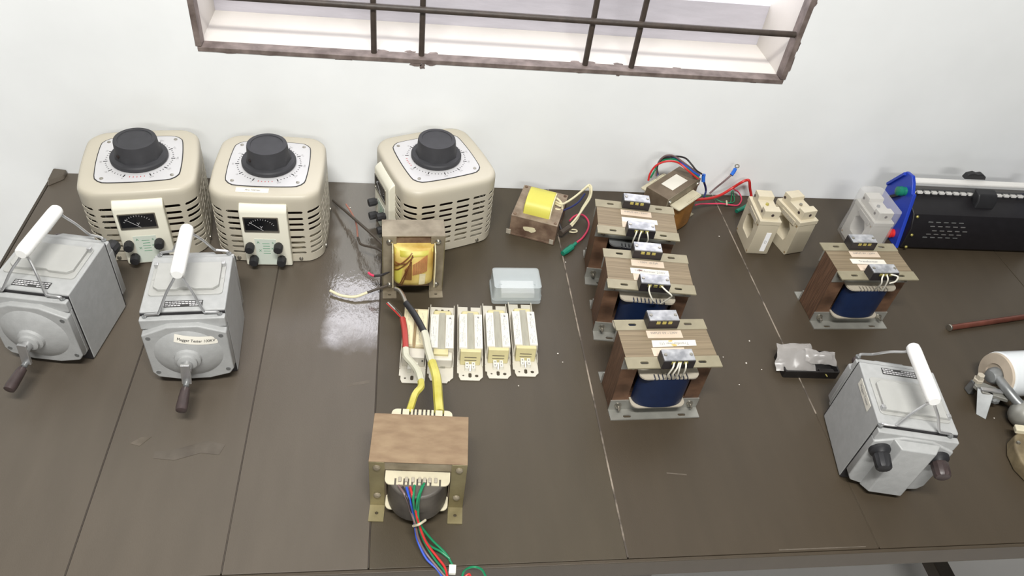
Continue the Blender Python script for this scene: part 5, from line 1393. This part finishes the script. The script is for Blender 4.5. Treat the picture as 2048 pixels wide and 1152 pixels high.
# ================================================================== porcelain insulator with steel fitting
def build_insulator():
    t = thing('post_insulator', 'white cylindrical insulator with beige end face and grey steel fitting', 'insulator', (1.082, 0.787), 3)
    r = 0.042
    MB().lathe([(r - 0.004, 0), (r, 0.003), (r, 0.085), (r - 0.006, 0.092), (r - 0.006, 0.12)], (0.0, 0, r), (1, 0, 0), 40).build('porcelain_body', 'insulator_white', t)
    MB().lathe([(0.030, 0.0), (r + 0.006, 0.012), (r + 0.008, 0.03), (r, 0.045)], (0.105, 0.012, r + 0.009), (1, 0.1, 0), 40).build('porcelain_skirt', 'insulator_white', t)
    fc = MB().lathe([(r - 0.0015, 0.0), (r - 0.003, 0.004), (0.021, 0.0055), (0.020, 0.003), (0.001, 0.0025)], (-0.0005, 0, r), (-1, 0, 0), 40).build('end_face', 'insulator_beige', t)
    MB().lathe([(0.016, -0.003), (0.0155, 0.010), (0.011, 0.018), (0.003, 0.021)], (-0.002, -0.002, r), (-1, -0.15, 0.05), 24).build('metal_cap', 'steel_grey', fc)
    st = MB().tube([(-0.008, -0.006, 0.046), (-0.008, -0.034, 0.046), (0.0, -0.060, 0.040), (0.014, -0.085, 0.034)], 0.0085, 14, 6).build('bent_stem', 'steel_grey', t)
    MB().ball((0.010, -0.080, 0.026), 0.0255, 24).build('round_head', 'zinc_bright', st)
    cl = MB().prism([(-0.040, -0.002), (-0.036, -0.006), (-0.002, -0.030), (0.006, -0.046), (-0.006, -0.052), (-0.046, -0.032), (-0.052, -0.014)], 'z', 0.026, 0.034).build('clamp_plate', 'zinc_bright', t, bevel=0.0015)
    MB().hexa([(-0.056, -0.055, 0.0), (-0.044, -0.068, 0.0), (-0.040, -0.064, 0.0), (-0.052, -0.051, 0.0)],
              [(-0.052, -0.022, 0.034), (-0.030, -0.040, 0.034), (-0.027, -0.036, 0.034), (-0.049, -0.018, 0.034)]).build('clamp_leg', 'steel_grey', cl, bevel=0.001)
    MB().lathe([(0.009, 0), (0.009, 0.006), (0.0065, 0.007), (0.0065, 0.016)], (-0.040, -0.006, 0.034), (-0.1, 0.05, 1), 6).build('clamp_nut', 'bobbin_grey', cl, smooth=0)
    MB().lathe([(0.0075, 0), (0.0075, 0.006), (0.004, 0.009)], (-0.020, -0.040, 0.022), (-0.5, -1, 0), 6).build('clamp_bolt', 'steel_grey', cl, smooth=0)
    MB().bar((-0.048, -0.026, 0.036), (0.004, -0.040, 0.038), 0.008, 0.004).build('clamp_bar', 'chrome', cl, bevel=0.001)
    MB().box(-0.044, -0.030, -0.012, 0.004, 0.0, 0.028).build('clamp_block', 'steel_grey', cl, bevel=0.003)
build_insulator()

# ================================================================== brown cast part at the right edge
def build_casting():
    t = thing('cast_terminal_part', 'brown cast part with a cream porcelain insert at the right edge', 'terminal part', (1.078, 0.630), 0)
    out = [(-0.045, 0.010), (-0.050, -0.018), (-0.044, -0.040), (-0.028, -0.050), (0.020, -0.048), (0.070, -0.040), (0.075, 0.040), (0.020, 0.052), (-0.010, 0.046), (-0.030, 0.034)]
    MB().prism(out, 'z', 0.0, 0.028).build('base_casting', 'old_casting', t, bevel=0.005, seg=3)
    ins = [(-0.030, -0.004), (-0.030, -0.022), (-0.020, -0.032), (0.000, -0.028), (0.040, -0.030), (0.040, -0.006), (0.0, -0.010), (-0.012, -0.004)]
    MB().prism(ins, 'z', 0.026, 0.036).build('porcelain_insert', 'porcelain', t, bevel=0.003, seg=3)
    MB().bar((-0.024, 0.046, 0.030), (0.004, 0.036, 0.036), 0.014, 0.010).build('insulating_lug', 'bobbin_cream', t, bevel=0.002)
    MB().bar((0.000, 0.040, 0.034), (0.05, 0.036, 0.040), 0.018, 0.012).build('brass_lug', 'old_casting', t, bevel=0.002)
    for x, y in ((-0.034, 0.018), (-0.008, 0.022), (0.0, 0.006)):
        MB().lathe([(0.0035, 0), (0.003, 0.003), (0.001, 0.0035)], (x, y, 0.028), (0, 0, 1), 10).build('screw', 'screw_metal', t)
    MB().tube([(0.010, -0.050, 0.010), (0.004, -0.062, 0.006), (0.010, -0.078, 0.004), (0.03, -0.085, 0.004)], 0.0018, 6, 5).build('lead_wire', 'wire_green', t)
build_casting()

# ================================================================== crumbs on the table
for i, (x, y, r) in enumerate(((0.279, 0.873, 0.0016), (0.285, 0.853, 0.0012), (0.200, 0.800, 0.0012), (0.262, 1.088, 0.0016), (0.234, 1.040, 0.0012), (0.655, 0.905, 0.0016), (0.630, 0.850, 0.0018), (0.590, 0.865, 0.0012),
                               (0.655, 0.835, 0.0012), (0.690, 1.215, 0.0016), (0.180, 1.330, 0.0020), (-0.190, 1.300, 0.0018), (-0.110, 1.280, 0.0016), (0.330, 1.120, 0.0014), (0.60, 0.80, 0.0012), (1.06, 0.72, 0.0012))):
    o = MB().lathe([(r * 0.5, 0), (r, r * 0.5), (r * 0.6, r)], (0, 0, 0), (0, 0, 1), 6).build('plaster_crumb', 'debris', None, smooth=0)
    o.location = (x, y, TZ); o.rotation_euler = (0, 0, i)
    tag(o, 'tiny pale plaster crumb lying on the brown table top', 'crumb', 'plaster crumbs on the table')
